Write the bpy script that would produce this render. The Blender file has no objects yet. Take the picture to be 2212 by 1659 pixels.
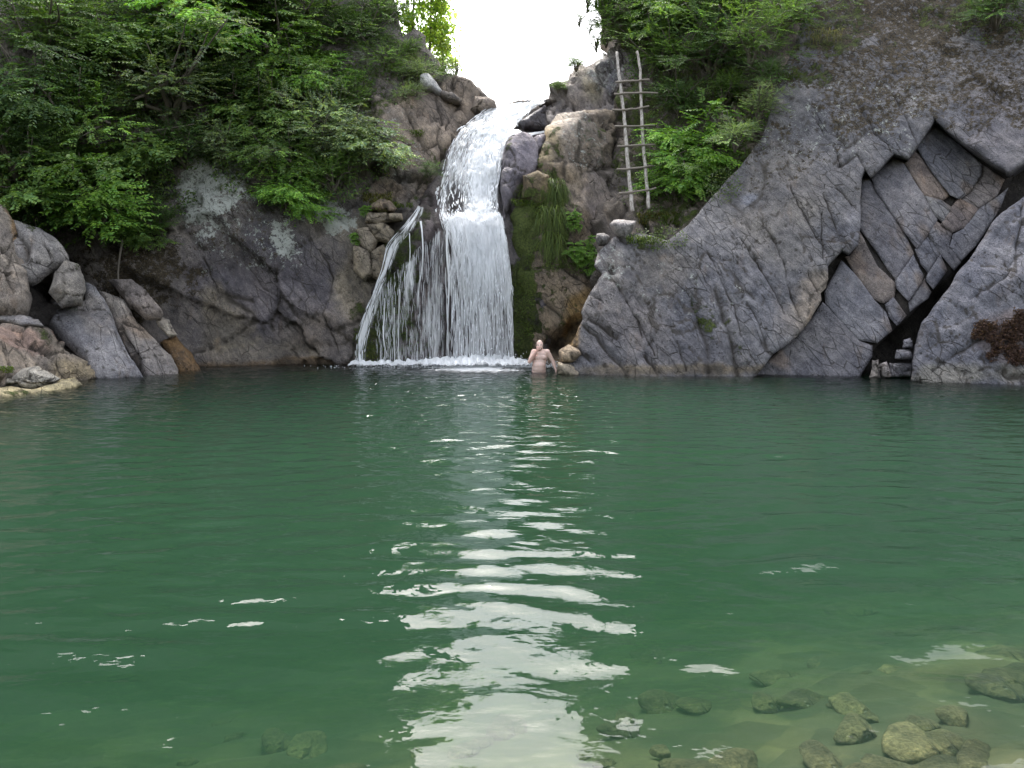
import bpy, bmesh, math, random
import numpy as np
from mathutils import Vector, Matrix
from mathutils.geometry import delaunay_2d_cdt
R = math.radians
scene = bpy.context.scene
COL = scene.collection

# ------------------------------------------------------------------ camera
F = 1736.0                      # focal length in reference units (picture 2212 x 1659 units)
PITCH = math.atan(170.0 / F)
CAM = np.array([0.0, 0.0, 1.5])
cd = bpy.data.cameras.new('camera')
cam = bpy.data.objects.new('camera', cd)
COL.objects.link(cam)
cam.location = CAM
cam.rotation_euler = (R(90) - PITCH, 0, 0)
cd.sensor_width = 36.0
cd.lens = 36.0 * F / 2212.0
cd.clip_start = 0.05
cd.clip_end = 2000
scene.camera = cam

# ------------------------------------------------------------------ sky, sun, exposure
SUN_EL, SUN_AZ = R(56), R(-8)           # beyond the falls, up the gorge
world = bpy.data.worlds.new('World')
scene.world = world
world.use_nodes = True
wn = world.node_tree
wn.nodes.clear()
sky = wn.nodes.new('ShaderNodeTexSky')
sky.sky_type = 'NISHITA'
sky.sun_disc = False
sky.sun_elevation = SUN_EL
sky.sun_rotation = SUN_AZ
sky.dust_density = 5.0
sky.air_density = 1.0
sky.ozone_density = 1.0
hs = wn.nodes.new('ShaderNodeHueSaturation')
hs.inputs['Saturation'].default_value = 0.36
bg = wn.nodes.new('ShaderNodeBackground')
bg.inputs['Strength'].default_value = 0.15
wo = wn.nodes.new('ShaderNodeOutputWorld')
wn.links.new(sky.outputs[0], hs.inputs['Color'])
wn.links.new(hs.outputs[0], bg.inputs[0])
wn.links.new(bg.outputs[0], wo.inputs[0])
sd = bpy.data.lights.new('sun', 'SUN')
sd.energy = 1.5
sd.angle = R(12)
sd.color = (1.0, 0.96, 0.9)
sun = bpy.data.objects.new('sun', sd)
COL.objects.link(sun)
sdir = Vector((math.sin(SUN_AZ) * math.cos(SUN_EL), math.cos(SUN_AZ) * math.cos(SUN_EL), math.sin(SUN_EL)))
sun.rotation_euler = sdir.to_track_quat('Z', 'Y').to_euler()
sun.location = (0, 0, 40)
vs = scene.view_settings
vs.view_transform = 'Standard'
vs.look = 'None'
vs.gamma = 1.0
vs.use_curve_mapping = False
vs.exposure = 2.1
cy = scene.cycles
cy.use_denoising = True
try:
    cy.denoiser = 'OPENIMAGEDENOISE'
    cy.denoising_input_passes = 'RGB_ALBEDO_NORMAL'
except Exception:
    pass
cy.max_bounces = 8
cy.diffuse_bounces = 3
cy.glossy_bounces = 3
cy.transmission_bounces = 4
cy.volume_bounces = 1
cy.transparent_max_bounces = 24
cy.caustics_reflective = False
cy.caustics_refractive = False
cy.sample_clamp_indirect = 6.0

# ------------------------------------------------------------------ helpers: projection, noise, geometry
SP, CP = math.sin(PITCH), math.cos(PITCH)
def rays(px, py):
    x = (np.asarray(px, float) - 1106.0) / F
    y = -(np.asarray(py, float) - 829.5) / F
    return np.stack([x, CP + y * SP, -SP + y * CP], -1)
def at(px, py, Y):
    d = rays(px, py)
    return CAM + d * (np.asarray(Y, float) / d[..., 1])[..., None]
def V3(px, py, Y): return Vector(at(px, py, Y).tolist())
def water_Y(py):
    d = rays(1106.0, py)
    return float(d[1] * CAM[2] / -d[2])

def h32(ix, iy, iz, s):
    h = (ix.astype(np.int64) * 374761393 + iy.astype(np.int64) * 668265263 + iz.astype(np.int64) * 2147483647 + s * 974711) & 0xffffffff
    h = ((h ^ (h >> 13)) * 1274126177) & 0xffffffff
    h = ((h ^ (h >> 16)) * 2246822519) & 0xffffffff
    return h ^ (h >> 15)
def rnd(ix, iy, iz, s): return h32(ix, iy, iz, s) / 4294967295.0
def vnoise(P, s=0):
    I = np.floor(P).astype(np.int64); f = P - I
    u = f * f * f * (f * (f * 6 - 15) + 10)
    r = 0.0
    for dx in (0, 1):
        for dy in (0, 1):
            for dz in (0, 1):
                w = (u[:, 0] if dx else 1 - u[:, 0]) * (u[:, 1] if dy else 1 - u[:, 1]) * (u[:, 2] if dz else 1 - u[:, 2])
                r = r + w * rnd(I[:, 0] + dx, I[:, 1] + dy, I[:, 2] + dz, s)
    return r * 2 - 1
def fbm(P, scale, octv=4, s=0, gain=0.5):
    a, r, k = 1.0, 0.0, 1.0 / scale
    for o in range(octv):
        r = r + a * vnoise(P * k + 17.3 * o, s + o)
        a *= gain; k *= 2.03
    return r
def cells(P, M, s):
    """blocky fracture: offset per cell, tilted per cell, and the gap to the next cell"""
    Q = P @ M
    I = np.floor(Q).astype(np.int64)
    n = len(Q)
    d1 = np.full(n, 9.0); d2 = np.full(n, 9.0); best = np.zeros((n, 3)); bi = np.zeros((n, 3), np.int64)
    for dx in (-1, 0, 1):
        for dy in (-1, 0, 1):
            for dz in (-1, 0, 1):
                J = I + np.array([dx, dy, dz])
                c = J + 0.15 + 0.7 * np.stack([rnd(J[:, 0], J[:, 1], J[:, 2], s + k) for k in (1, 2, 3)], 1)
                d = np.sqrt(((Q - c) ** 2).sum(1))
                m = d < d1
                d2 = np.where(m, d1, np.minimum(d2, d))
                d1 = np.where(m, d, d1)
                best[m] = c[m]; bi[m] = J[m]
    off = rnd(bi[:, 0], bi[:, 1], bi[:, 2], s + 7) * 2 - 1
    g = np.stack([rnd(bi[:, 0], bi[:, 1], bi[:, 2], s + k) * 2 - 1 for k in (8, 9, 10)], 1)
    tilt = ((Q - best) * g).sum(1)
    return off, tilt, d2 - d1, rnd(bi[:, 0], bi[:, 1], bi[:, 2], s + 11)
def rotm(ax, ay, az): return np.array(Matrix.Rotation(az, 3, 'Z') @ Matrix.Rotation(ay, 3, 'Y') @ Matrix.Rotation(ax, 3, 'X'))
def sstep(a, b, x):
    t = np.clip((x - a) / (b - a), 0, 1)
    return t * t * (3 - 2 * t)
def inside(P, poly):
    x, y = P[:, 0], P[:, 1]; r = np.zeros(len(P), bool)
    n = len(poly)
    for i in range(n):
        x1, y1 = poly[i]; x2, y2 = poly[(i + 1) % n]
        if y1 == y2: continue
        r ^= ((y1 > y) != (y2 > y)) & (x < (x2 - x1) * (y - y1) / (y2 - y1) + x1)
    return r
def dist_line(P, pts, closed=False):
    d = np.full(len(P), 1e9)
    n = len(pts)
    for i in range(n if closed else n - 1):
        a = np.asarray(pts[i], float); b = np.asarray(pts[(i + 1) % n], float)
        ab = b - a; L = (ab ** 2).sum()
        if L == 0: continue
        t = np.clip(((P - a) @ ab) / L, 0, 1)
        d = np.minimum(d, np.sqrt(((P - a - t[:, None] * ab) ** 2).sum(1)))
    return d
def densify(pts, step, closed=True):
    out = []
    n = len(pts)
    for i in range(n if closed else n - 1):
        a = np.asarray(pts[i], float); b = np.asarray(pts[(i + 1) % n], float)
        k = max(1, int(np.ceil(np.linalg.norm(b - a) / step)))
        for j in range(k): out.append(a + (b - a) * j / k)
    if not closed: out.append(np.asarray(pts[-1], float))
    return np.array(out)
class Depth:
    """smooth distance field through known points (px, py, Y)"""
    def __init__(self, pts):
        A = np.array(pts, float); self.c = A[:, :2] / 1000.0
        n = len(A); K = self.k(self.c, self.c) + np.eye(n) * 1e-4
        Pm = np.hstack([np.ones((n, 1)), self.c])
        M = np.block([[K, Pm], [Pm.T, np.zeros((3, 3))]])
        w = np.linalg.solve(M, np.concatenate([A[:, 2], np.zeros(3)]))
        self.w, self.b = w[:n], w[n:]
    def k(self, a, b):
        r = np.sqrt(((a[:, None] - b[None]) ** 2).sum(2))
        return -r
    def __call__(self, px, py):
        q = np.stack([np.atleast_1d(np.asarray(px, float)), np.atleast_1d(np.asarray(py, float))], 1) / 1000.0
        r = np.empty(len(q))
        for i in range(0, len(q), 20000):
            s = q[i:i + 20000]
            r[i:i + 20000] = self.k(s, self.c) @ self.w + self.b[0] + s @ self.b[1:]
        return r

def mesh_np(name, V, faces, smooth=True):
    me = bpy.data.meshes.new(name)
    faces = np.asarray(faces, np.int32)
    k = faces.shape[1]
    me.vertices.add(len(V)); me.vertices.foreach_set('co', np.asarray(V, np.float32).ravel())
    me.loops.add(faces.size); me.loops.foreach_set('vertex_index', faces.ravel())
    me.polygons.add(len(faces)); me.polygons.foreach_set('loop_start', np.arange(0, faces.size, k, dtype=np.int32))
    me.update(calc_edges=True)
    me.polygons.foreach_set('use_smooth', np.full(len(faces), smooth))
    return me
def attr(me, name, data):
    data = np.asarray(data, np.float32)
    if data.ndim == 2:
        if data.shape[1] == 3: data = np.hstack([data, np.ones((len(data), 1), np.float32)])
        a = me.attributes.new(name, 'FLOAT_COLOR', 'POINT'); a.data.foreach_set('color', data.ravel())
    else:
        a = me.attributes.new(name, 'FLOAT', 'POINT'); a.data.foreach_set('value', data.ravel())
def obj(name, me, mat=None, parent=None, label=None, cat=None, group=None, kind=None, loc=None):
    o = bpy.data.objects.new(name, me)
    COL.objects.link(o)
    if mat and me: me.materials.append(mat)
    if parent: o.parent = parent
    if label: o['label'] = label
    if cat: o['category'] = cat
    if group: o['group'] = group
    if kind: o['kind'] = kind
    if loc is not None: o.location = loc
    return o
def normals(V, T):
    n = np.cross(V[T[:, 1]] - V[T[:, 0]], V[T[:, 2]] - V[T[:, 0]])
    N = np.zeros_like(V)
    for k in range(3): np.add.at(N, T[:, k], n)
    return N / np.maximum(np.linalg.norm(N, axis=1), 1e-9)[:, None]
def smoothed(N, T, it=6):
    e = np.concatenate([T[:, [0, 1]], T[:, [1, 2]], T[:, [2, 0]]])
    for _ in range(it):
        S = N.copy()
        np.add.at(S, e[:, 0], N[e[:, 1]]); np.add.at(S, e[:, 1], N[e[:, 0]])
        N = S / np.maximum(np.linalg.norm(S, axis=1), 1e-9)[:, None]
    return N

def rock_disp(P, seed, low=(0.25, 2.0), block=None, fine=(0.03, 0.3)):
    d = low[0] * fbm(P, low[1], 3, seed)
    crk = np.zeros(len(P)); tone = np.full(len(P), 0.5)
    if block:
        amp, sx, sy, sz, rot, gap = block
        W = np.stack([fbm(P + 40 * k, 0.9, 2, seed + 50 + k) for k in range(3)], 1) * 0.10
        M = rotm(*rot) @ np.diag([1 / sx, 1 / sy, 1 / sz])
        off, tilt, g, tone = cells(P + W, M, seed + 20)
        d = d + amp * (off * 0.7 + tilt * 0.9)
        crk = 1 - sstep(0.0, gap, g)
        d = d - crk * amp * 0.55
        k2 = 0.36
        M2 = rotm(rot[0] + 0.4, rot[1] - 0.3, rot[2] + 0.5) @ np.diag([1 / (sx * k2), 1 / (sy * k2), 1 / (sz * k2)])
        o2, t2, g2, tn2 = cells(P + W * 0.7, M2, seed + 33)
        hit = sstep(-0.15, 0.25, fbm(P, 1.3, 2, seed + 44))           # fractured in places, sound rock elsewhere
        c2 = (1 - sstep(0.0, gap * 1.3, g2)) * hit
        d = d + hit * amp * 0.42 * (o2 * 0.6 + t2) - c2 * amp * 0.22
        crk = np.maximum(crk, c2 * 0.7); tone = 0.6 * tone + 0.4 * (0.5 + (tn2 - 0.5) * hit)
    d = d + fine[0] * fbm(P, fine[1], 4, seed + 90, 0.55)
    return d, crk, tone

def paint(px, py, base, paints, P, seed):
    n = len(px)
    c = np.tile(np.asarray(base, float), (n, 1)); m = np.zeros((n, 4))
    if not paints: return c, m
    nz = fbm(P, 0.7, 4, seed + 300) * 0.35 + fbm(P, 0.18, 2, seed + 340) * 0.15
    for q in paints:
        kind, cx, cy, rx, ry, ang, st = q[:7]
        a = R(ang); dx, dy = px - cx, py - cy
        u = (dx * math.cos(a) + dy * math.sin(a)) / rx; v = (-dx * math.sin(a) + dy * math.cos(a)) / ry
        f = st * sstep(1.15, 0.55, np.sqrt(u * u + v * v) + nz)
        if kind == 'col': c += (np.asarray(q[7]) - c) * f[:, None]
        else:
            k = {'lichen': 0, 'moss': 1, 'wet': 2, 'dark': 3}[kind]
            m[:, k] = np.maximum(m[:, k], f)
    return c, m

def relief(name, outline, depth, res=7.0, thick=1.0, rnd_m=0.25, low=(0.15, 2.0), block=None, fine=(0.02, 0.3), cracks=(), base=(0.2, 0.19, 0.19),
           paints=(), seed=1, mat=None, wob=0.0, parent=None, cap=True, bulge=0.0, tone_amp=0.25, **tags):
    """a rock mass with its own front surface, sides and thickness, standing at its true distance"""
    ol = densify(outline, res)
    if wob:
        z = np.zeros(len(ol))
        Q = np.stack([ol[:, 0] / 60, ol[:, 1] / 60, z], 1)
        ol = ol + wob * np.stack([fbm(Q, 1, 3, seed + 5), fbm(Q + 31, 1, 3, seed + 6)], 1)
    lo, hi = ol.min(0), ol.max(0)
    gx, gy = np.meshgrid(np.arange(lo[0], hi[0], res), np.arange(lo[1], hi[1], res * 0.87))
    gx = gx + (np.arange(gx.shape[0]) % 2)[:, None] * res / 2
    rg = np.random.default_rng(seed)
    G = np.stack([gx.ravel(), gy.ravel()], 1) + rg.uniform(-0.22, 0.22, (gx.size, 2)) * res
    G = G[inside(G, ol)]
    G = G[dist_line(G, ol, True) > 0.55 * res]
    ck = []
    for c in cracks:
        l = densify(c[0], res * 0.7, False)
        jit = np.stack([l[:, 0] / 22, l[:, 1] / 22, 0 * l[:, 0]], 1)
        l = l + 0.35 * res * np.stack([fbm(jit, 1, 2, seed + 15), fbm(jit + 7, 1, 2, seed + 16)], 1)
        c[0][:] = [tuple(q_) for q_ in l]
        o_ = max(1.6, c[1] * 0.75 * F / 18.0)
        tg = np.gradient(l, axis=0); tg /= np.maximum(np.linalg.norm(tg, axis=1), 1e-6)[:, None]
        nr = np.stack([-tg[:, 1], tg[:, 0]], 1)
        ck += [l, l + nr * o_, l - nr * o_]
        if len(G): G = G[dist_line(G, l) > o_ + 0.35 * res]
    extra = np.concatenate(ck) if ck else np.zeros((0, 2))
    if len(extra):
        extra = extra[inside(extra, ol)]
        if len(extra): extra = extra[dist_line(extra, ol, True) > 0.4 * res]
    pts = np.concatenate([ol, G, extra])
    nb = len(ol)
    r = delaunay_2d_cdt([Vector(p) for p in pts.tolist()], [], [list(range(nb))], 1, 1e-4, True)
    pv = np.array([v[:] for v in r[0]])
    T = np.array([f for f in r[2] if len(f) == 3], np.int64)
    T = T[inside(pv[T].mean(1), ol)]
    back = {}
    for i, o in enumerate(r[3]):
        for k in o: back[k] = i
    loop = [back[i] for i in range(nb) if i in back]
    px, py = pv[:, 0], pv[:, 1]
    Y = depth(px, py) if callable(depth) else np.full(len(px), float(depth))
    P = at(px, py, Y)
    tri = P[T]
    nn = np.cross(tri[:, 1] - tri[:, 0], tri[:, 2] - tri[:, 0])
    flip = (nn * (tri.mean(1) - CAM)).sum(1) > 0
    T[flip] = T[flip][:, ::-1]
    dm = dist_line(pv, ol, True) * Y / F
    mx = max(dm.max(), 1e-3)
    N = smoothed(normals(P, T), T)
    if bulge:
        P = P + N * (bulge * np.sqrt(np.clip(1 - (1 - dm / mx) ** 2, 0, 1)))[:, None]
    if rnd_m:
        rr = min(rnd_m, mx)
        t = np.clip(1 - dm / rr, 0, 1)
        P = P - N * (rr * (1 - np.sqrt(1 - 0.97 * t * t)))[:, None]
    N = smoothed(normals(P, T), T, 3)
    d, crk, tone = rock_disp(P, seed, low, block, fine)
    edge = sstep(0, 0.12, dm)
    for c in cracks:
        w, dp = c[1], c[2]
        q = dist_line(pv, c[0]) * Y / F
        L = np.asarray(c[0], float)
        g = (1 - sstep(0, w, q)) * (0.65 + 0.35 * vnoise(P * 3.0, seed + 77))
        d = d - max(dp, 0.10) * g
        crk = np.maximum(crk, g)
    P0 = P
    P = P + N * (d * (0.35 + 0.65 * edge))[:, None]
    c, m = paint(px, py, base, paints, P0, seed)
    c = c * (1 + tone_amp * (tone - 0.5) * 2)[:, None]
    # sides
    nv = len(P); nl = len(loop)
    lp = np.array(loop)
    ctr = P[lp].mean(0)
    away = (P[lp] - CAM) * np.array([1, 1, 0.35]); away /= np.linalg.norm(away, axis=1)[:, None]
    rings = []
    for k, s in ((1, 0.35), (2, 1.0)):
        ring = P[lp] + away * thick * s + 0.04 * s * thick * np.stack([vnoise(P[lp] * 2 + 9 * k, seed + k)] * 3, 1)
        if cap: ring = ring + (ctr - P[lp]) * np.array([1, 0, 1]) * 0.12 * (s ** 2)
        rings.append(ring)
    allV = np.concatenate([P] + rings)
    idx = [lp, nv + np.arange(nl), nv + nl + np.arange(nl)]
    st = []
    for a, b in ((0, 1), (1, 2)):
        A, B = idx[a], idx[b]; A2, B2 = np.roll(A, -1), np.roll(B, -1)
        st += [np.stack([A, B, A2], 1), np.stack([A2, B, B2], 1)]
    S = np.concatenate(st)
    if cap:
        cidx = len(allV); allV = np.concatenate([allV, rings[-1].mean(0)[None]])
        S = np.concatenate([S, np.stack([idx[2], np.full(nl, cidx), np.roll(idx[2], -1)], 1)])
    # orient the sides outward
    tri = allV[S]; nn = np.cross(tri[:, 1] - tri[:, 0], tri[:, 2] - tri[:, 0])
    out = tri.mean(1) - (ctr + np.array([0, thick * 0.5, 0]))
    if (nn * out).sum() < 0: S = S[:, ::-1]
    Fc = np.concatenate([T, S])
    k = len(allV) - nv
    cc = np.concatenate([c, np.concatenate([c[lp]] * 2 + ([c.mean(0)[None]] if cap else []))])
    mm = np.concatenate([m, np.zeros((k, 4))])
    kk = np.concatenate([crk, np.zeros(k)])
    me = mesh_np(name, allV, Fc, True)
    attr(me, 'tint', cc); attr(me, 'mask', mm); attr(me, 'crack', kk)
    return obj(name, me, mat or M_ROCK, parent, **tags)

# ------------------------------------------------------------------ materials
class NT:
    def __init__(self, name):
        self.m = bpy.data.materials.new(name); self.m.use_nodes = True
        self.t = self.m.node_tree; self.t.nodes.clear()
        self.out = self.t.nodes.new('ShaderNodeOutputMaterial')
    def n(self, typ, **kw):
        nd = self.t.nodes.new('ShaderNode' + typ)
        for k, v in kw.items():
            if k in nd.inputs: nd.inputs[k].default_value = v
            else: setattr(nd, k, v)
        return nd
    def l(self, a, b): self.t.links.new(a, b)
    def val(self, x, sock):
        if hasattr(x, 'links'): self.l(x, sock)
        else: sock.default_value = x
    def math(self, op, a, b=0.0, c=0.0, clamp=False):
        nd = self.n('Math', operation=op, use_clamp=clamp)
        for x, s in zip((a, b, c), nd.inputs): self.val(x, s)
        return nd.outputs[0]
    def ramp(self, x, lo, hi, a=0.0, b=1.0):
        nd = self.n('MapRange', interpolation_type='SMOOTHSTEP')
        self.l(x, nd.inputs[0])
        for k, v in enumerate((lo, hi, a, b)): nd.inputs[k + 1].default_value = v
        return nd.outputs[0]
    def mix(self, f, a, b, mode='MIX'):
        nd = self.n('Mix', data_type='RGBA', blend_type=mode)
        self.val(f, nd.inputs[0])
        for x, s in ((a, nd.inputs[6]), (b, nd.inputs[7])):
            if hasattr(x, 'links'): self.l(x, s)
            else: s.default_value = (*x, 1)
        return nd.outputs[2]
    def noise(self, vec, scale, detail=5, rough=0.55, dist=0.0):
        nd = self.n('TexNoise', Scale=scale, Detail=detail, Roughness=rough, Distortion=dist)
        self.l(vec, nd.inputs['Vector'])
        return nd.outputs[0]
    def obj_co(self, sc=(1, 1, 1)):
        tc = self.n('TexCoord')
        mp = self.n('Mapping'); mp.inputs['Scale'].default_value = sc
        self.l(tc.outputs['Object'], mp.inputs[0])
        return mp.outputs[0]
    def attr(self, name):
        return self.n('Attribute', attribute_name=name)

def rock_material(name='rock', speck=0.5, rough=0.85):
    b = NT(name); co = b.obj_co()
    tint = b.attr('tint').outputs['Color']
    mk = b.n('SeparateColor'); b.l(b.attr('mask').outputs['Color'], mk.inputs[0])
    dark = b.attr('mask').outputs['Alpha']
    n1 = b.noise(co, 0.9, 6, 0.6); n2 = b.noise(co, 5.0, 8, 0.65); n3 = b.noise(co, 22.0, 6, 0.7)
    st = b.noise(b.obj_co((1.6, 1.6, 0.35)), 2.4, 6, 0.6)
    col = b.mix(1.0, tint, b.mix(b.ramp(n1, 0.3, 0.72), (0.68, 0.69, 0.74), (1.26, 1.22, 1.16)), 'MULTIPLY')
    col = b.mix(1.0, col, b.mix(b.ramp(n2, 0.3, 0.7), (0.74, 0.74, 0.76), (1.26, 1.25, 1.23)), 'MULTIPLY')
    col = b.mix(b.ramp(n3, 0.53, 0.66, 0, speck), col, b.mix(1.0, col, (0.35, 0.34, 0.34), 'MULTIPLY'))
    col = b.mix(b.ramp(st, 0.55, 0.75, 0, 0.4), col, b.mix(1.0, col, (0.95, 0.72, 0.5), 'MULTIPLY'))
    # foliation, grain, pits and pale flecks
    vr = b.n('VectorRotate', rotation_type='EULER_XYZ'); vr.inputs['Rotation'].default_value = (0.2, -0.95, 0.15); b.l(co, vr.inputs['Vector'])
    mp = b.n('Mapping'); mp.inputs['Scale'].default_value = (2.6, 4.0, 9.0); b.l(vr.outputs[0], mp.inputs[0])
    fo = b.noise(mp.outputs[0], 1.0, 8, 0.7, 0.6)
    col = b.mix(1.0, col, b.mix(b.ramp(fo, 0.38, 0.62), (0.8, 0.8, 0.81), (1.2, 1.19, 1.18)), 'MULTIPLY')
    ds = b.n('TexNoise', Scale=2.2, Detail=3.0); b.l(co, ds.inputs['Vector'])
    dm_ = b.n('Mix', data_type='VECTOR'); dm_.inputs[0].default_value = 0.22; b.l(mp.outputs[0], dm_.inputs[4]); b.l(ds.outputs['Color'], dm_.inputs[5])
    ve = b.n('TexVoronoi', feature='DISTANCE_TO_EDGE', Scale=0.75); b.l(dm_.outputs[1], ve.inputs['Vector'])
    fr_ = b.math('MULTIPLY', b.ramp(ve.outputs['Distance'], 0.0, 0.035, 1, 0), b.ramp(b.noise(co, 0.8, 3, 0.6), 0.42, 0.6))
    col = b.mix(b.math('MULTIPLY', fr_, 0.6), col, (0.05, 0.044, 0.036))
    gr = b.noise(co, 55.0, 5, 0.75)
    col = b.mix(1.0, col, b.mix(b.ramp(gr, 0.35, 0.65), (0.6, 0.6, 0.6), (1.36, 1.36, 1.36)), 'MULTIPLY')
    pv_ = b.n('TexVoronoi', Scale=13.0, Randomness=1.0); b.l(co, pv_.inputs['Vector'])
    pit = b.math('MULTIPLY', b.ramp(pv_.outputs['Distance'], 0.12, 0.30, 1, 0), b.ramp(b.noise(co, 2.3, 4, 0.6), 0.5, 0.62))
    col = b.mix(b.math('MULTIPLY', pit, 0.65), col, b.mix(1.0, col, (0.32, 0.31, 0.31), 'MULTIPLY'))
    fv_ = b.n('TexVoronoi', Scale=21.0, Randomness=1.0); b.l(co, fv_.inputs['Vector'])
    fl_ = b.math('MULTIPLY', b.ramp(fv_.outputs['Distance'], 0.10, 0.22, 1, 0), b.ramp(b.noise(co, 1.7, 4, 0.6), 0.52, 0.66))
    col = b.mix(b.math('MULTIPLY', fl_, 0.55), col, (0.46, 0.45, 0.43))
    crack = b.attr('crack').outputs['Fac']
    col = b.mix(b.ramp(crack, 0.15, 0.8, 0, 0.75), col, (0.045, 0.038, 0.03))
    # dark lichen crust
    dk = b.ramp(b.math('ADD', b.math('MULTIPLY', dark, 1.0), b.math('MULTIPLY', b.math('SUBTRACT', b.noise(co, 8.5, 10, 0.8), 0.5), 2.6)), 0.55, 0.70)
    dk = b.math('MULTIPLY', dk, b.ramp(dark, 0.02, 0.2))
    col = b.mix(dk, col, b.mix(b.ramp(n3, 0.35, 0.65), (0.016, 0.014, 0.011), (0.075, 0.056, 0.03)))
    # pale lichen
    vo = b.n('TexVoronoi', Scale=9.0); b.l(co, vo.inputs['Vector'])
    li = b.math('ADD', mk.outputs[0], b.math('MULTIPLY', b.math('SUBTRACT', b.noise(co, 8.0, 9, 0.82), 0.5), 4.2))
    li = b.math('MULTIPLY', b.ramp(li, 0.55, 0.72), b.ramp(mk.outputs[0], 0.02, 0.2))
    col = b.mix(b.math('MULTIPLY', li, 0.85), col, b.mix(n3, (0.24, 0.265, 0.235), (0.56, 0.575, 0.53)))
    # moss
    mo = b.math('ADD', mk.outputs[1], b.math('MULTIPLY', b.math('SUBTRACT', b.noise(co, 4.0, 8, 0.7), 0.5), 1.9))
    mo = b.math('MULTIPLY', b.ramp(mo, 0.42, 0.68), b.ramp(mk.outputs[1], 0.02, 0.2))
    col = b.mix(mo, col, b.mix(b.ramp(n3, 0.3, 0.7), (0.03, 0.048, 0.01), (0.12, 0.15, 0.035)))
    wet = mk.outputs[2]
    col = b.mix(wet, col, b.mix(1.0, col, (0.55, 0.55, 0.55), 'MULTIPLY'))
    bs = b.n('BsdfPrincipled')
    b.l(col, bs.inputs['Base Color'])
    b.l(b.math('SUBTRACT', rough, b.math('MULTIPLY', wet, 0.5)), bs.inputs['Roughness'])
    bs.inputs['Specular IOR Level'].default_value = 0.35
    h = b.math('ADD', b.math('MULTIPLY', n2, 0.6), b.math('MULTIPLY', n3, 0.45))
    h = b.math('ADD', h, b.math('SUBTRACT', b.math('MULTIPLY', fo, 0.4), b.math('ADD', b.math('MULTIPLY', pit, 0.35), b.math('MULTIPLY', fr_, 0.5))))
    h = b.math('ADD', h, b.math('MULTIPLY', mo, b.math('ADD', 0.3, b.noise(co, 60, 3, 0.6))))
    bp = b.n('Bump', Strength=0.9, Distance=0.07); b.l(h, bp.inputs['Height'])
    b.l(bp.outputs[0], bs.inputs['Normal']); b.l(bs.outputs[0], b.out.inputs[0])
    return b.m
M_ROCK = rock_material()
# ================================================================== the setting
# ------------------------------------------------------------------ ground and pool bed
def bed_z(x, y):
    t = y - 2.6 - 0.42 * x
    z = -(0.34 + 0.27 * np.maximum(0, t))
    z = np.where(t < 0, -0.34 - 0.10 * t, z)
    z = np.maximum(z, -2.3)
    z = z + 1.36 * np.exp(-((x - 0.62) / 1.5) ** 2 - ((y - 18.5) / 1.2) ** 2)       # ledge the bather stands on
    lb = sstep(-4.5, -11.5, x + 0.0 * y) * sstep(5, 11, y)
    z = z + lb * 2.2
    rise = np.maximum(0, np.abs(x) - 15) * 0.5 + np.maximum(0, y - 24) * 0.3
    z = z + rise
    z = np.where(y < 1.2, np.maximum(z, z + (1.2 - y) * 0.22), z)
    return np.minimum(z, 2.5)
gx = np.unique(np.concatenate([np.linspace(-120, -15, 22), np.linspace(-15, -5, 60), np.linspace(-5, 5, 170), np.linspace(5, 15, 60), np.linspace(15, 120, 22)]))
gy = np.unique(np.concatenate([np.linspace(-120, -4, 24), np.linspace(-4, 1.5, 40), np.linspace(1.5, 9, 170), np.linspace(9, 26, 60), np.linspace(26, 140, 20)]))
X, Yg = np.meshgrid(gx, gy)
P = np.stack([X.ravel(), Yg.ravel(), np.zeros(X.size)], 1)
P[:, 2] = bed_z(P[:, 0], P[:, 1]) + 0.05 * fbm(P, 0.9, 4, 3) + 0.02 * fbm(P, 0.2, 2, 8)
nx, ny = len(gx), len(gy)
ii = np.arange(nx * ny).reshape(ny, nx)
quads = np.stack([ii[:-1, :-1].ravel(), ii[:-1, 1:].ravel(), ii[1:, 1:].ravel(), ii[1:, :-1].ravel()], 1)
b = NT('river_gravel'); co = b.obj_co()
vo = b.n('TexVoronoi', Scale=3.6); b.l(co, vo.inputs['Vector'])
col = b.mix(vo.outputs['Color'], (0.028, 0.025, 0.01), (0.095, 0.078, 0.035))
col = b.mix(b.ramp(b.noise(co, 1.4, 6, 0.6), 0.4, 0.65), col, (0.02, 0.024, 0.008))
bs = b.n('BsdfPrincipled', Roughness=0.9); b.l(col, bs.inputs['Base Color'])
bp = b.n('Bump', Strength=0.6, Distance=0.05); b.l(vo.outputs['Distance'], bp.inputs['Height']); b.l(bp.outputs[0], bs.inputs['Normal'])
b.l(bs.outputs[0], b.out.inputs[0])
obj('ground', mesh_np('ground', P, quads), b.m, kind='structure')

# ------------------------------------------------------------------ cliffs
D_left = Depth([(-400, 830, 13.5), (-100, 830, 15.6), (200, 815, 18.2), (430, 800, 19.6), (600, 792, 20.2), (780, 790, 20.3), (960, 790, 20.9), (350, 690, 19.7),
                (220, 600, 19.6), (75, 620, 20.8), (110, 655, 21.2), (140, 630, 20.8), (60, 720, 17.6), (230, 700, 18.4), (330, 740, 18.9), (150, 760, 17.8), (60, 470, 18.4), (-200, 420, 16.0), (600, 640, 20.1), (600, 520, 20.3), (450, 440, 20.0), (700, 500, 20.5), (800, 600, 20.4), (760, 420, 20.9),
                (820, 300, 22.0), (900, 230, 22.9), (920, 430, 21.2), (980, 300, 22.6), (1060, 235, 24.0), (880, 90, 25.2), (980, 160, 25.2), (600, 200, 22.6), (300, 250, 20.6),
                (0, 100, 18.8), (-400, -100, 17.5), (300, -300, 23.5), (700, -300, 27), (860, -250, 28.5), (-400, -900, 20), (300, -900, 27), (860, -900, 31)])
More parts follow.
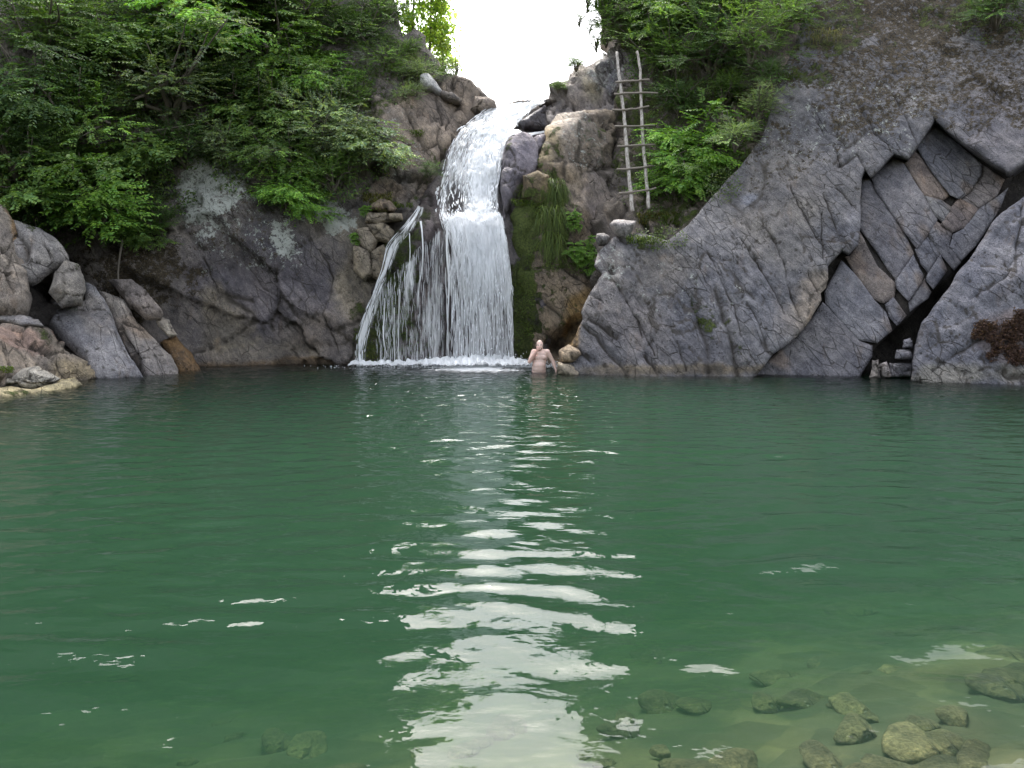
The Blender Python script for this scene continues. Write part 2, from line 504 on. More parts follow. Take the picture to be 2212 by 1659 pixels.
D_back = Depth([(740, 810, 20.35), (930, 800, 20.3), (1160, 800, 20.2), (800, 620, 20.45), (930, 600, 20.4), (1100, 600, 20.35), (880, 475, 20.6), (930, 472, 20.62), (1100, 475, 20.6), (900, 452, 21.3), (950, 448, 21.2), (1100, 440, 21.0),
                (960, 380, 21.8), (1110, 350, 21.6), (1000, 300, 22.6), (1120, 290, 22.3), (1060, 235, 23.9), (1180, 225, 23.9), (1250, 215, 24.2), (1200, 600, 20.3)])
D_pil = Depth([(1080, 815, 20.3), (1260, 815, 19.9), (1360, 815, 20.2), (1110, 640, 20.3), (1230, 640, 20.1), (1320, 600, 20.6), (1120, 470, 20.5), (1220, 450, 20.5), (1330, 450, 21.2), (1180, 380, 20.9), (1100, 430, 20.8),
               (1160, 300, 21.6), (1240, 290, 21.5), (1330, 300, 21.8), (1200, 230, 22.9), (1290, 235, 22.4), (1340, 240, 22.6), (1360, 400, 21.8)])
D_ridge = Depth([(1170, 260, 23.6), (1400, 260, 22.9), (1180, 215, 24.0), (1300, 180, 23.6), (1330, 90, 24.0), (1420, 60, 23.8), (1250, 130, 24.8), (1400, -100, 25)])
D_gully = Depth([(1280, 560, 20.4), (1500, 560, 19.4), (1380, 470, 20.7), (1320, 250, 22.6), (1420, 250, 22.3), (1560, 330, 20.8), (1450, 60, 23.6), (1650, 60, 22.4), (1330, -50, 25), (1350, -300, 26.5), (1700, -300, 25), (1350, -900, 30), (1700, -900, 29)])
D_right = Depth([(1200, 825, 17.55), (1250, 808, 17.45), (1620, 812, 17.0), (2250, 822, 15.9), (1290, 600, 18.2), (1330, 500, 18.7), (1480, 520, 18.2), (1700, 450, 18.1), (1560, 350, 19.2), (1700, 130, 20.0), (2000, 250, 18.5), (2200, 350, 17.2),
                 (1980, 60, 19.9), (2212, 0, 19.2), (1740, -30, 20.9), (1760, -300, 23.2), (2400, -300, 21), (2600, 500, 15.8), (1800, -900, 28.5), (2600, -900, 25)])

Z2 = lambda L: [(1576.5 + 0.40194 * x, 181.9 + 0.40194 * y) for x, y in L]       # close-up readings of the right cliff
Z6 = lambda L: [(1030.8 + 0.27417 * x, 394.1 + 0.27417 * y) for x, y in L]
Z3 = lambda L: [(0.3289 * x, 363.8 + 0.3289 * y) for x, y in L]

BRN, OCH, GRY, PUR, BGE = (0.15, 0.12, 0.085), (0.23, 0.15, 0.075), (0.21, 0.2, 0.2), (0.155, 0.145, 0.17), (0.25, 0.215, 0.165)

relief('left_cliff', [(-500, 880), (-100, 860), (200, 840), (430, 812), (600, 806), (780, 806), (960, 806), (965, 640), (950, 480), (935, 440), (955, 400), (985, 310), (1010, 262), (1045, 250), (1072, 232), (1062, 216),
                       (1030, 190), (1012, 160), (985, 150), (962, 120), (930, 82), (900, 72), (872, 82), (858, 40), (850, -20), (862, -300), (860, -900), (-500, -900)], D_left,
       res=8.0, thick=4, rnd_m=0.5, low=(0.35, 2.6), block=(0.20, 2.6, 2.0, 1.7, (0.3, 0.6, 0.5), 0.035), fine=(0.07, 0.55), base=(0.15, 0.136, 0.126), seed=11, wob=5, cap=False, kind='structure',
       cracks=[(Z3([(1470, 860), (1560, 900), (1650, 960), (1720, 1060)]), 0.10, 0.15), (Z3([(1400, 790), (1480, 840), (1640, 870)]), 0.1, 0.12), ([(905, 300), (930, 330), (925, 370), (905, 400)], 0.12, 0.2), ([(870, 215), (930, 200), (975, 222), (1000, 240)], 0.1, 0.2),
               ([(780, 440), (830, 450), (868, 448)], 0.1, 0.2), ([(810, 500), (835, 560), (850, 600)], 0.08, 0.15), ([(760, 560), (800, 610), (842, 590)], 0.08, 0.12),
               ([(848, 232), (880, 262), (902, 300)], 0.07, 0.14), ([(940, 226), (956, 262), (944, 300), (962, 332)], 0.08, 0.16), ([(868, 302), (905, 322), (942, 308)], 0.06, 0.12), ([(895, 352), (935, 345), (955, 360)], 0.07, 0.14), ([(845, 325), (862, 380), (850, 425)], 0.07, 0.13), ([(988, 236), (966, 272), (972, 300)], 0.06, 0.12), ([(800, 270), (840, 300), (868, 302)], 0.06, 0.12), ([(900, 405), (880, 430), (900, 450)], 0.06, 0.12),
               ([(520, 560), (560, 620), (600, 640), (660, 700)], 0.05, 0.1), ([(690, 540), (720, 600), (700, 680), (730, 760)], 0.05, 0.1), ([(440, 560), (470, 640), (440, 720)], 0.05, 0.1)],
       paints=[('col', 600, 600, 260, 130, 0, 0.85, (0.105, 0.097, 0.107)), ('col', 720, 730, 120, 60, 0, 0.6, (0.165, 0.14, 0.115)), ('col', 560, 772, 120, 36, 0, 0.7, (0.215, 0.19, 0.155)), ('col', 480, 690, 50, 80, -30, 0.6, (0.185, 0.16, 0.11)),
               ('col', 600, 795, 300, 14, 0, 0.8, (0.14, 0.095, 0.05)), ('col', 930, 290, 120, 140, 0, 0.95, (0.285, 0.235, 0.185)), ('col', 840, 400, 60, 40, 0, 0.7, (0.25, 0.19, 0.14)), ('col', 790, 560, 80, 150, 0, 0.7, (0.24, 0.21, 0.155)),
               ('lichen', 450, 400, 90, 130, -20, 0.85), ('lichen', 545, 520, 150, 80, 0, 0.36), ('dark', 640, 560, 180, 90, 0, 0.36), ('lichen', 710, 460, 80, 50, 0, 0.9), ('lichen', 610, 510, 30, 40, 0, 0.8), ('lichen', 770, 170, 60, 70, 0, 0.5), ('lichen', 850, 330, 70, 110, 0, 0.35), ('lichen', 700, 240, 120, 120, 0, 0.3),
               ('moss', 780, 220, 120, 90, 20, 0.5), ('moss', 400, 200, 500, 300, 0, 0.42), ('moss', 790, 740, 50, 90, 0, 0.55), ('moss', 820, 440, 50, 40, 0, 0.6), ('moss', 870, 160, 70, 60, 0, 0.5), ('moss', 850, 690, 60, 60, 0, 0.6), ('moss', 930, 380, 40, 80, 30, 0.4),
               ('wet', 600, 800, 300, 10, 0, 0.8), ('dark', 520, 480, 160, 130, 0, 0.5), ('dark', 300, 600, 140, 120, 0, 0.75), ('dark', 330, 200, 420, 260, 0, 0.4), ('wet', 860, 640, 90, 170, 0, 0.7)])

relief('falls_wall', [(730, 830), (1180, 830), (1200, 640), (1160, 520), (1140, 380), (1200, 300), (1260, 235), (1240, 216), (1180, 222), (1130, 224), (1070, 230), (1030, 245), (980, 290), (930, 380), (880, 450), (850, 520), (800, 620), (745, 740)], D_back,
       res=7.0, thick=3, rnd_m=0.3, low=(0.10, 1.3), block=(0.12, 0.8, 0.8, 0.7, (0.2, 0.4, 0.3), 0.10), fine=(0.04, 0.3), base=(0.13, 0.118, 0.118), seed=23, cap=False, kind='structure',
       paints=[('col', 930, 620, 90, 200, 0, 0.6, (0.14, 0.11, 0.11)), ('moss', 850, 620, 60, 190, 12, 0.6), ('moss', 800, 740, 60, 70, 0, 0.6), ('moss', 900, 720, 90, 110, 0, 0.4), ('moss', 1130, 640, 50, 200, 0, 0.75), ('wet', 980, 560, 260, 320, 0, 0.85)])

relief('mossy_pillar', [(1070, 830), (1290, 830), (1350, 700), (1345, 560), (1350, 440), (1338, 300), (1330, 240), (1300, 224), (1260, 222), (1215, 232), (1190, 262), (1185, 300), (1165, 330), (1158, 365), (1125, 385), (1108, 440), (1098, 470), (1112, 560), (1118, 660)], D_pil,
       res=6.5, thick=3, rnd_m=0.35, low=(0.22, 1.5), block=(0.13, 1.3, 1.0, 1.6, (0.1, 0.3, 0.2), 0.08), fine=(0.05, 0.35), base=(0.175, 0.142, 0.105), seed=31, wob=4, cap=False, kind='structure',
       cracks=[(Z6([(340, 130), (440, 150), (520, 220), (560, 260)]), 0.1, 0.25), (Z6([(540, 960), (640, 1040), (740, 1140)]), 0.08, 0.15), ([(1160, 370), (1190, 372), (1200, 395)], 0.08, 0.15), (Z6([(600, 1290), (700, 1210), (760, 1180), (790, 1130)]), 0.3, 0.9), (Z6([(640, 1330), (720, 1240)]), 0.25, 0.7)],
       paints=[('col', 1225, 255, 60, 55, -20, 0.95, (0.33, 0.29, 0.235)), ('col', 1270, 330, 70, 130, 0, 0.6, (0.235, 0.2, 0.165)), ('col', 1300, 440, 40, 110, 0, 0.7, (0.2, 0.175, 0.165)), ('col', 1180, 330, 30, 40, 0, 0.9, (0.32, 0.265, 0.17)), ('col', 1200, 700, 70, 120, 0, 0.5, (0.19, 0.155, 0.105)), ('col', 1238, 720, 26, 110, 10, 0.85, (0.27, 0.18, 0.07)),
               ('moss', 1130, 640, 34, 230, 0, 0.9), ('moss', 1140, 470, 50, 90, 0, 0.75), ('moss', 1200, 480, 45, 150, 0, 0.6), ('moss', 1180, 400, 50, 50, 0, 0.6), ('moss', 1260, 560, 60, 50, 0, 0.5), ('moss', 1190, 640, 60, 150, 0, 0.38), ('moss', 1290, 300, 40, 80, 0, 0.38), ('moss', 1170, 345, 26, 50, 0, 0.5), ('lichen', 1265, 300, 60, 80, 0, 0.35), ('dark', 1280, 420, 60, 100, 0, 0.35)])

relief('falls_ridge', [(1165, 275), (1420, 275), (1440, 120), (1430, 50), (1345, 60), (1322, 82), (1300, 105), (1262, 130), (1240, 142), (1215, 168), (1196, 195), (1172, 218), (1140, 222), (1110, 236)], D_ridge,
       res=6.5, thick=4, rnd_m=0.3, low=(0.2, 1.2), block=(0.30, 0.9, 0.9, 0.8, (0.5, 0.7, 0.2), 0.09), fine=(0.04, 0.3), base=(0.24, 0.215, 0.2), seed=41, wob=4, cap=False, kind='structure',
       paints=[('col', 1285, 190, 30, 40, 0, 0.9, (0.3, 0.27, 0.2)), ('col', 1300, 160, 40, 30, 30, 0.6, (0.24, 0.24, 0.26)), ('moss', 1390, 150, 60, 80, 0, 0.4), ('lichen', 1310, 150, 50, 70, 0, 0.4), ('dark', 1330, 190, 50, 60, 0, 0.4)])

relief('ladder_gully', [(1270, 620), (1560, 600), (1760, 200), (1790, -300), (1790, -900), (1350, -900), (1345, -300), (1322, -100), (1300, 20), (1335, 75), (1322, 250), (1310, 420)], D_gully,
       res=10, thick=4, rnd_m=0.4, low=(0.3, 1.6), block=(0.25, 1.0, 1.0, 0.9, (0.4, 0.2, 0.5), 0.1), fine=(0.05, 0.4), base=(0.15, 0.13, 0.11), seed=47, wob=5, cap=False, kind='structure',
       paints=[('moss', 1450, 250, 260, 350, 0, 0.55), ('dark', 1400, 300, 200, 250, 0, 0.5), ('col', 1360, 90, 30, 40, 0, 0.8, (0.27, 0.24, 0.2)), ('lichen', 1360, 90, 40, 40, 0, 0.5)])

STEP = Z2([(100, 1570), (240, 1450), (370, 1350), (440, 1260), (495, 1160), (490, 1120), (525, 1085), (535, 1040), (530, 970), (605, 890), (640, 905), (690, 850), (702, 700), (705, 500), (725, 455), (755, 495), (800, 450),
           (880, 365), (960, 395), (1010, 320), (1105, 190), (1200, 270), (1330, 360), (1480, 455), (1495, 475), (1560, 430), (1640, 390), (1900, 300), (2600, 250)])
RC = [(1205, 835), (1218, 795), (1232, 740), (1255, 690), (1252, 668), (1268, 640), (1288, 610), (1300, 590), (1284, 572), (1290, 545), (1312, 520), (1330, 505), (1345, 500), (1400, 505), (1440, 520), (1480, 490), (1520, 445), (1560, 395), (1612, 340),
      (1648, 290), (1668, 230), (1680, 170), (1710, 110), (1745, 0), (1755, -300), (1790, -900), (2700, -900)] + STEP[::-1][:-1] + [(1612, 835)]
relief('right_cliff', RC, lambda x, y: D_right(x, y), res=6.5, thick=2.4, rnd_m=0.05, low=(0.07, 2.2), block=(0.04, 1.7, 1.5, 0.8, (0.2, 0.75, 0.1), 0.03), fine=(0.035, 0.26), base=(0.146, 0.145, 0.153), seed=53, wob=2.0, cap=False, kind='structure', tone_amp=0.08,
       cracks=[(Z6([(815, 1040), (870, 1060), (960, 1110), (1050, 1190), (1100, 1210)]), 0.10, 0.22), (Z6([(830, 1120), (940, 1200), (1010, 1310), (1090, 1390), (1170, 1500)]), 0.08, 0.16), (Z6([(770, 1300), (870, 1390)]), 0.07, 0.12), (Z6([(1320, 1350), (1380, 1440), (1420, 1500)]), 0.08, 0.15),
               (Z6([(1690, 960), (1780, 1170), (1820, 1300), (1830, 1480)]), 0.14, 0.22), (Z6([(1880, 840), (1960, 1100), (2010, 1250), (2060, 1500)]), 0.13, 0.2), (Z6([(1060, 740), (1110, 810), (1180, 930)]), 0.08, 0.14), (Z6([(900, 880), (970, 930)]), 0.06, 0.12),
               (Z6([(960, 700), (1000, 660), (1060, 690)]), 0.14, 0.3), (Z6([(1080, 400), (1180, 470), (1240, 370)]), 0.08, 0.2), (Z2([(600, 440), (690, 370), (730, 450)]), 0.07, 0.07), (Z2([(580, 570), (640, 620), (700, 700)]), 0.05, 0.06), (Z2([(640, 890), (580, 800), (540, 700), (500, 600)]), 0.05, 0.05),
               (Z2([(300, 960), (300, 1050), (340, 1160), (370, 1250)]), 0.05, 0.06), (Z2([(180, 1385), (210, 1440), (235, 1460)]), 0.12, 0.15), (Z2([(0, 1000), (60, 1080), (130, 1150)]), 0.12, 0.08), (Z2([(-40, 600), (70, 690), (110, 780)]), 0.10, 0.07), (Z2([(495, 700), (495, 820), (500, 930)]), 0.04, 0.05), (Z2([(880, 365), (850, 320), (790, 260)]), 0.04, 0.05),
               (Z2([(150, 700), (220, 820), (300, 960)]), 0.04, 0.06), (Z2([(60, 830), (150, 960), (230, 1100), (290, 1230)]), 0.04, 0.07), (Z2([(-120, 900), (-40, 1060), (20, 1200), (60, 1330)]), 0.05, 0.08), (Z2([(330, 560), (400, 700), (480, 840), (520, 900)]), 0.035, 0.05), (Z2([(420, 1000), (450, 1080), (480, 1130)]), 0.04, 0.06),
               (Z2([(100, 1180), (160, 1300), (200, 1400)]), 0.045, 0.07), (Z2([(700, 130), (790, 260)]), 0.035, 0.05), (Z2([(480, 200), (560, 330), (600, 440)]), 0.03, 0.05), (Z2([(880, 60), (960, 200), (1010, 310)]), 0.03, 0.05), (Z6([(1250, 1050), (1330, 1200), (1400, 1350)]), 0.04, 0.06), (Z6([(1450, 1000), (1540, 1180), (1620, 1380), (1650, 1480)]), 0.05, 0.07), (Z6([(1180, 930), (1260, 1080), (1300, 1200)]), 0.04, 0.06)],
       paints=[('col', 1300, 560, 60, 90, -30, 0.9, (0.27, 0.255, 0.25)), ('col', 1330, 690, 110, 90, 0, 0.7, (0.18, 0.168, 0.165)), ('col', 1400, 730, 140, 80, 20, 0.5, (0.15, 0.14, 0.145)), ('col', 1560, 640, 130, 140, 0, 0.6, (0.16, 0.16, 0.178)), ('col', 1420, 580, 120, 60, 0, 0.5, (0.175, 0.155, 0.13)), ('col', 1700, 420, 130, 90, 0, 0.4, (0.18, 0.165, 0.145)), ('col', 1690, 500, 100, 90, 0, 0.5, (0.185, 0.175, 0.165)), ('col', 1620, 430, 24, 14, 0, 1.0, (0.25, 0.26, 0.29)),
               ('col', 1750, 660, 60, 90, 40, 0.6, (0.235, 0.195, 0.15)), ('col', 1850, 480, 30, 60, 0, 0.6, (0.23, 0.23, 0.255)), ('col', 1660, 700, 80, 90, 0, 0.4, (0.15, 0.155, 0.18)), ('col', 1500, 798, 320, 14, 0, 0.8, (0.14, 0.115, 0.075)), ('col', 2150, 280, 120, 120, 0, 0.5, (0.17, 0.16, 0.175)), ('col', 1232, 720, 20, 80, 15, 0.9, (0.26, 0.17, 0.07)),
               ('wet', 1450, 806, 330, 12, 0, 0.8), ('dark', 1950, 20, 400, 140, 0, 0.78), ('dark', 1880, 170, 320, 140, 0, 0.66), ('dark', 2120, 170, 180, 190, 0, 0.62), ('dark', 1690, 340, 150, 110, 0, 0.50), ('dark', 1480, 640, 260, 160, 0, 0.34), ('dark', 1640, 470, 50, 50, 0, 0.4), ('moss', 1800, 60, 160, 80, 0, 0.5), ('moss', 2080, 30, 160, 60, 0, 0.5), ('moss', 1760, 160, 60, 40, 0, 0.5), ('moss', 1520, 680, 20, 60, -25, 0.5), ('moss', 1590, 730, 16, 60, -25, 0.4), ('moss', 1400, 530, 60, 30, 0, 0.5),
               ('lichen', 1330, 570, 60, 60, 0, 0.4), ('lichen', 1800, 260, 260, 130, 0, 0.26), ('lichen', 1600, 230, 40, 90, 0, 0.5), ('lichen', 1480, 620, 160, 90, 0, 0.22)])
rc = bpy.data.objects['right_cliff']

# recessed lower layer of the right cliff: a bed plane with one block of rock beside the other
D_low = lambda x, y: D_right(x, y) + 0.5 + 0.35 * sstep(1950, 2120, np.asarray(x))
LOWER = Z2([(60, 1575), (240, 1430), (480, 1130), (500, 940), (680, 830), (690, 420), (860, 350), (960, 380), (1100, 170), (1340, 350), (1530, 480), (1440, 690), (1330, 860), (1210, 1010), (1090, 1110), (985, 1230), (870, 1330), (760, 1440), (690, 1575)])
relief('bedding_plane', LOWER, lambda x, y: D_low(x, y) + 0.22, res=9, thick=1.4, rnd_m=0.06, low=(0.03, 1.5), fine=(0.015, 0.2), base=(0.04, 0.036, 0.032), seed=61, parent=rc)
BLOCKS = [([(1105, 228), (1230, 325), (1352, 432), (1345, 485), (1290, 568), (1238, 606), (1188, 585), (1105, 475), (1012, 345)], 0.0, (0.2, 0.2, 0.22)),
          ([(1360, 436), (1470, 512), (1428, 590), (1338, 660), (1247, 612), (1298, 572), (1352, 490)], 0.02, (0.215, 0.185, 0.17)),
          ([(950, 428), (1004, 352), (1098, 480), (1182, 588), (1135, 622), (1052, 590)], 0.05, (0.215, 0.155, 0.11)),
          ([(1058, 602), (1140, 632), (1192, 664), (1148, 738), (1102, 690)], 0.03, (0.205, 0.2, 0.2)),
          ([(1198, 664), (1235, 616), (1332, 668), (1262, 762), (1198, 788), (1145, 748)], 0.06, (0.2, 0.15, 0.12)),
          ([(768, 506), (880, 404), (932, 424), (1040, 604), (1112, 720), (1058, 806), (1008, 878), (930, 770), (842, 636), (790, 570)], 0.0, (0.205, 0.195, 0.205)),
          ([(708, 505), (758, 512), (832, 642), (925, 780), (984, 902), (898, 1050), (845, 980), (800, 900), (705, 770)], 0.10, (0.185, 0.175, 0.185)),
          ([(625, 930), (655, 925), (700, 792), (790, 985), (888, 1072), (878, 1138), (824, 1166), (770, 1150), (692, 1030)], 0.10, (0.205, 0.16, 0.12)),
          ([(900, 1056), (988, 922), (1036, 1030), (1026, 1062), (964, 1156), (908, 1092)], 0.02, (0.2, 0.2, 0.225)),
          ([(1006, 890), (1064, 822), (1130, 908), (1070, 1006), (1036, 960)], 0.03, (0.19, 0.19, 0.21)),
          ([(1070, 806), (1112, 738), (1196, 800), (1180, 862), (1242, 946), (1208, 992), (1140, 905)], 0.04, (0.2, 0.195, 0.205)),
          ([(1268, 772), (1340, 675), (1440, 605), (1492, 560), (1440, 680), (1328, 856), (1252, 942), (1190, 866), (1212, 800)], 0.03, (0.195, 0.195, 0.215)),
          ([(1078, 1014), (1134, 922), (1164, 1000), (1100, 1092), (1064, 1042)], 0.05, (0.18, 0.18, 0.2)),
          ([(972, 1166), (1046, 1052), (1076, 1118), (1058, 1148), (976, 1216)], 0.05, (0.17, 0.17, 0.185)),
          ([(842, 1190), (880, 1152), (944, 1238), (900, 1288), (862, 1242)], 0.04, (0.2, 0.195, 0.21)),
          ([(518, 1120), (604, 954), (690, 1044), (768, 1162), (832, 1222), (868, 1318), (790, 1382), (690, 1366), (592, 1258), (524, 1180)], 0.02, (0.205, 0.205, 0.225)),
          ([(120, 1572), (250, 1450), (375, 1352), (445, 1262), (500, 1178), (588, 1270), (690, 1380), (758, 1402), (756, 1460), (690, 1572)], 0.06, (0.135, 0.13, 0.14))]
for i, (ol, back, c) in enumerate(BLOCKS):
    oc_ = np.mean(ol, 0)
    ol = [tuple(oc_ + (np.array(q_) - oc_) * (1 + 10.0 / max(30, np.linalg.norm(np.array(q_) - oc_)))) for q_ in ol]
    c = tuple(0.55 * np.array(c) + 0.45 * np.array((0.16, 0.163, 0.18)))
    back = back * 0.9 + 0.025 * ((i * 7) % 4)
    relief('rock_slab', Z2(ol), lambda x, y, k=back: D_low(x, y) + k, res=5.5, thick=0.35, rnd_m=0.03, low=(0.03, 1.2), fine=(0.018, 0.3), base=c, seed=100 + i * 3, wob=0.7, parent=rc,
           paints=[('col', *Z2([ol[len(ol) // 2]])[0], 30, 14, 50, 0.5, (0.205, 0.155, 0.11)), ('dark', *Z2([ol[0]])[0], 50, 30, 0, 0.3)] if i % 3 != 1 else [('col', *Z2([ol[1]])[0], 50, 22, 50, 0.4, (0.215, 0.15, 0.1))])

# slab on the far right, across the dark crevice
D_rs = Depth([(1960, 830, 15.75), (2250, 838, 15.2), (1985, 740, 15.95), (2100, 560, 16.4), (2230, 420, 16.9), (2230, 600, 15.8), (2600, 840, 14.6), (2600, 300, 16.2)])
relief('right_slab', Z2([(1610, 570), (1525, 640), (1440, 705), (1325, 860), (1236, 988), (1128, 1140), (1035, 1275), (995, 1385), (980, 1590)]) + [(2030, 838), (2230, 856), (2600, 880), (2700, 300)], D_rs,
       res=6.5, thick=2.0, rnd_m=0.16, low=(0.10, 1.6), block=(0.05, 1.2, 0.7, 0.45, (0.1, 0.7, 0.2), 0.06), fine=(0.035, 0.3), base=(0.155, 0.157, 0.178), seed=71, wob=3, cap=False, kind='structure', tone_amp=0.08,
       cracks=[(Z2([(1100, 1530), (1220, 1450), (1330, 1380)]), 0.06, 0.08), (Z2([(1580, 620), (1540, 900), (1480, 1040), (1300, 1150)]), 0.05, 0.04), (Z2([(1430, 1540), (1500, 1580), (1700, 1590)]), 0.1, 0.15)],
       paints=[('col', 2180, 730, 60, 60, 0, 0.6, (0.17, 0.13, 0.115)), ('col', 2080, 810, 160, 24, 0, 0.6, (0.2, 0.19, 0.15)), ('moss', 2110, 812, 80, 14, 0, 0.35), ('dark', 2070, 720, 40, 60, 30, 0.35)])
# the back of the crevice
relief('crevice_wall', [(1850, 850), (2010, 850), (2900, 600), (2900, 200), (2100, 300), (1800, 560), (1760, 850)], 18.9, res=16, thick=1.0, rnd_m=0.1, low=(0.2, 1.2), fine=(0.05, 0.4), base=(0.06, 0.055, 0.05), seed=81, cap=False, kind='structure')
# ------------------------------------------------------------------ pool water: a closed body with a waved surface
rg = np.random.default_rng(5)
ys = [-1.6]
while ys[-1] < 23.5: ys.append(ys[-1] + (0.10 if ys[-1] < 1.6 else 0.012 + 0.0030 * ys[-1]))
ys = np.array(ys)
xs = np.unique(np.round(np.concatenate([np.arange(-18, -4, 0.10), np.arange(-4, 4, 0.04), np.arange(4, 18.01, 0.10)]), 3))
X, Yw = np.meshgrid(xs, ys)
x, y = X.ravel(), Yw.ravel()
# ripples spread from the foot of the falls; longer and calmer towards the near shore
H = np.zeros(len(x))
near = sstep(13, 3, y)
warp = np.stack([x * 0.35, y * 0.35, 0 * x], 1)
wx = x + 0.35 * fbm(warp, 1, 2, 61); wy = y + 0.35 * fbm(warp + 9, 1, 2, 62)
for k in range(90):
    lam = math.exp(rg.uniform(math.log(0.14), math.log(0.56)))
    ang = rg.normal(R(-93), R(24))
    kx, ky = math.cos(ang) * 2 * math.pi / lam, math.sin(ang) * 2 * math.pi / lam
    slope = 0.0125
    Wt = (0.8 + 0.3 * near) if lam > 0.28 else (1.25 - 0.75 * near)
    H += Wt * slope * lam / (2 * math.pi) * np.sin(kx * wx + ky * wy + rg.uniform(0, 6.28))
PN = np.stack([x, y * 1.6, 0 * x], 1)
patch = 0.75 + 0.5 * sstep(-0.35, 0.5, fbm(PN, 3.2, 3, 77))
H *= patch
dfall = np.hypot((x + 0.4) / 2.6, (y - 19.6) / 1.7)
H += 0.022 * np.exp(-dfall ** 2) * fbm(np.stack([x, y, 0 * x], 1), 0.28, 3, 70)
Vw = np.stack([x, y, H], 1)
nx, ny = len(xs), len(ys)
ii = np.arange(nx * ny).reshape(ny, nx)
q = np.stack([ii[:-1, :-1].ravel(), ii[:-1, 1:].ravel(), ii[1:, 1:].ravel(), ii[1:, :-1].ravel()], 1)
per = np.concatenate([ii[0, :], ii[1:, -1], ii[-1, -2::-1], ii[-2:0:-1, 0]])
low = Vw[per].copy(); low[:, 2] = -4.5
base = len(Vw); np_ = len(per)
lid = base + np.arange(np_)
side = np.stack([per, lid, np.roll(lid, -1), np.roll(per, -1)], 1)
cen = base + np_
Vw = np.concatenate([Vw, low, [[0, 11, -4.5]]])
# bottom as quads (pairs of triangles round the centre)
bt = np.stack([lid[0::2][:np_ // 2], np.full(np_ // 2, cen), np.roll(lid, -2)[0::2][:np_ // 2], np.roll(lid, -1)[0::2][:np_ // 2]], 1)
chop = np.concatenate([sstep(4.5, 15, y), np.zeros(len(Vw) - len(y))])
me = mesh_np('pool_water', Vw, np.concatenate([q, side, bt]))
attr(me, 'chop', chop)
b = NT('water'); co = b.obj_co((1.0, 1.7, 1.0))
n = b.math('ADD', b.math('MULTIPLY', b.noise(co, 2.8, 2, 0.42, 0.5), 0.8), b.math('MULTIPLY', b.noise(co, 9, 2, 0.45, 0.3), 0.08))
n = b.math('ADD', n, b.math('MULTIPLY', b.math('MULTIPLY', b.noise(co, 4.6, 3, 0.5, 0.2), 2.0), b.math('ADD', 0.25, b.attr('chop').outputs['Fac'])))
bp = b.n('Bump', Strength=0.42, Distance=0.04); b.l(n, bp.inputs['Height'])
fr = b.n('Fresnel', IOR=1.33); b.l(bp.outputs[0], fr.inputs['Normal'])
gl = b.n('BsdfGlossy', Roughness=0.03); b.l(bp.outputs[0], gl.inputs['Normal'])
tr = b.n('BsdfTransparent')
mx = b.n('MixShader'); b.l(fr.outputs[0], mx.inputs[0]); b.l(tr.outputs[0], mx.inputs[1]); b.l(gl.outputs[0], mx.inputs[2])
b.l(mx.outputs[0], b.out.inputs['Surface'])
vsca = b.n('VolumeScatter', Density=0.145, Anisotropy=0.2); vsca.inputs['Color'].default_value = (0.28, 0.50, 0.39, 1)
vab = b.n('VolumeAbsorption', Density=1.0); vab.inputs['Color'].default_value = (0.30, 0.56, 0.37, 1)
ad = b.n('AddShader'); b.l(vsca.outputs[0], ad.inputs[0]); b.l(vab.outputs[0], ad.inputs[1])
b.l(ad.outputs[0], b.out.inputs['Volume'])
obj('pool_water', me, b.m, kind='structure')

# ------------------------------------------------------------------ waterfall
Z1 = lambda x, y: (788.3 + 0.40216 * x, 181.9 + 0.40216 * y)
def white_water(name, soft=0.14):
    b = NT(name)
    fl = b.attr('flow').outputs['Color']
    def mp(sc):
        m = b.n('Mapping'); m.inputs['Scale'].default_value = sc; b.l(fl, m.inputs[0]); return m.outputs[0]
    s = b.math('ADD', b.math('MULTIPLY', b.noise(mp((3.2, 0.55, 1)), 1.0, 5, 0.6, 0.3), 0.42), b.math('MULTIPLY', b.noise(mp((15, 0.9, 1)), 1.0, 6, 0.65, 0.15), 0.42))
    s = b.math('ADD', s, b.math('MULTIPLY', b.noise(mp((34, 4.5, 1)), 1.0, 4, 0.6), 0.16))
    d = b.attr('dens').outputs['Fac']
    a = b.math('ADD', b.math('SUBTRACT', s, 0.5), b.math('MULTIPLY', b.math('SUBTRACT', d, 0.5), 0.62))
    a = b.math('MULTIPLY', b.ramp(a, -soft, soft), b.ramp(d, 0.0, 0.25))
    df = b.n('BsdfDiffuse'); df.inputs[0].default_value = (0.93, 0.95, 0.96, 1)
    tl = b.n('BsdfTranslucent'); tl.inputs[0].default_value = (0.93, 0.95, 0.96, 1)
    gl = b.n('BsdfGlossy', Roughness=0.25); gl.inputs[0].default_value = (1, 1, 1, 1)
    bp = b.n('Bump', Strength=0.7, Distance=0.06); b.l(s, bp.inputs['Height'])
    for nd in (df, tl, gl): b.l(bp.outputs[0], nd.inputs['Normal'])
    m1 = b.n('MixShader'); m1.inputs[0].default_value = 0.35; b.l(df.outputs[0], m1.inputs[1]); b.l(tl.outputs[0], m1.inputs[2])
    m2 = b.n('MixShader'); m2.inputs[0].default_value = 0.06; b.l(m1.outputs[0], m2.inputs[1]); b.l(gl.outputs[0], m2.inputs[2])
    tr = b.n('BsdfTransparent')
    m3 = b.n('MixShader'); b.l(a, m3.inputs[0]); b.l(tr.outputs[0], m3.inputs[1]); b.l(m2.outputs[0], m3.inputs[2])
    b.l(m3.outputs[0], b.out.inputs[0])
    return b.m
M_FALL = white_water('falling_water')
b = NT('white_spray')
df = b.n('BsdfDiffuse'); df.inputs[0].default_value = (0.88, 0.9, 0.92, 1)
tl = b.n('BsdfTranslucent'); tl.inputs[0].default_value = (0.88, 0.9, 0.92, 1)
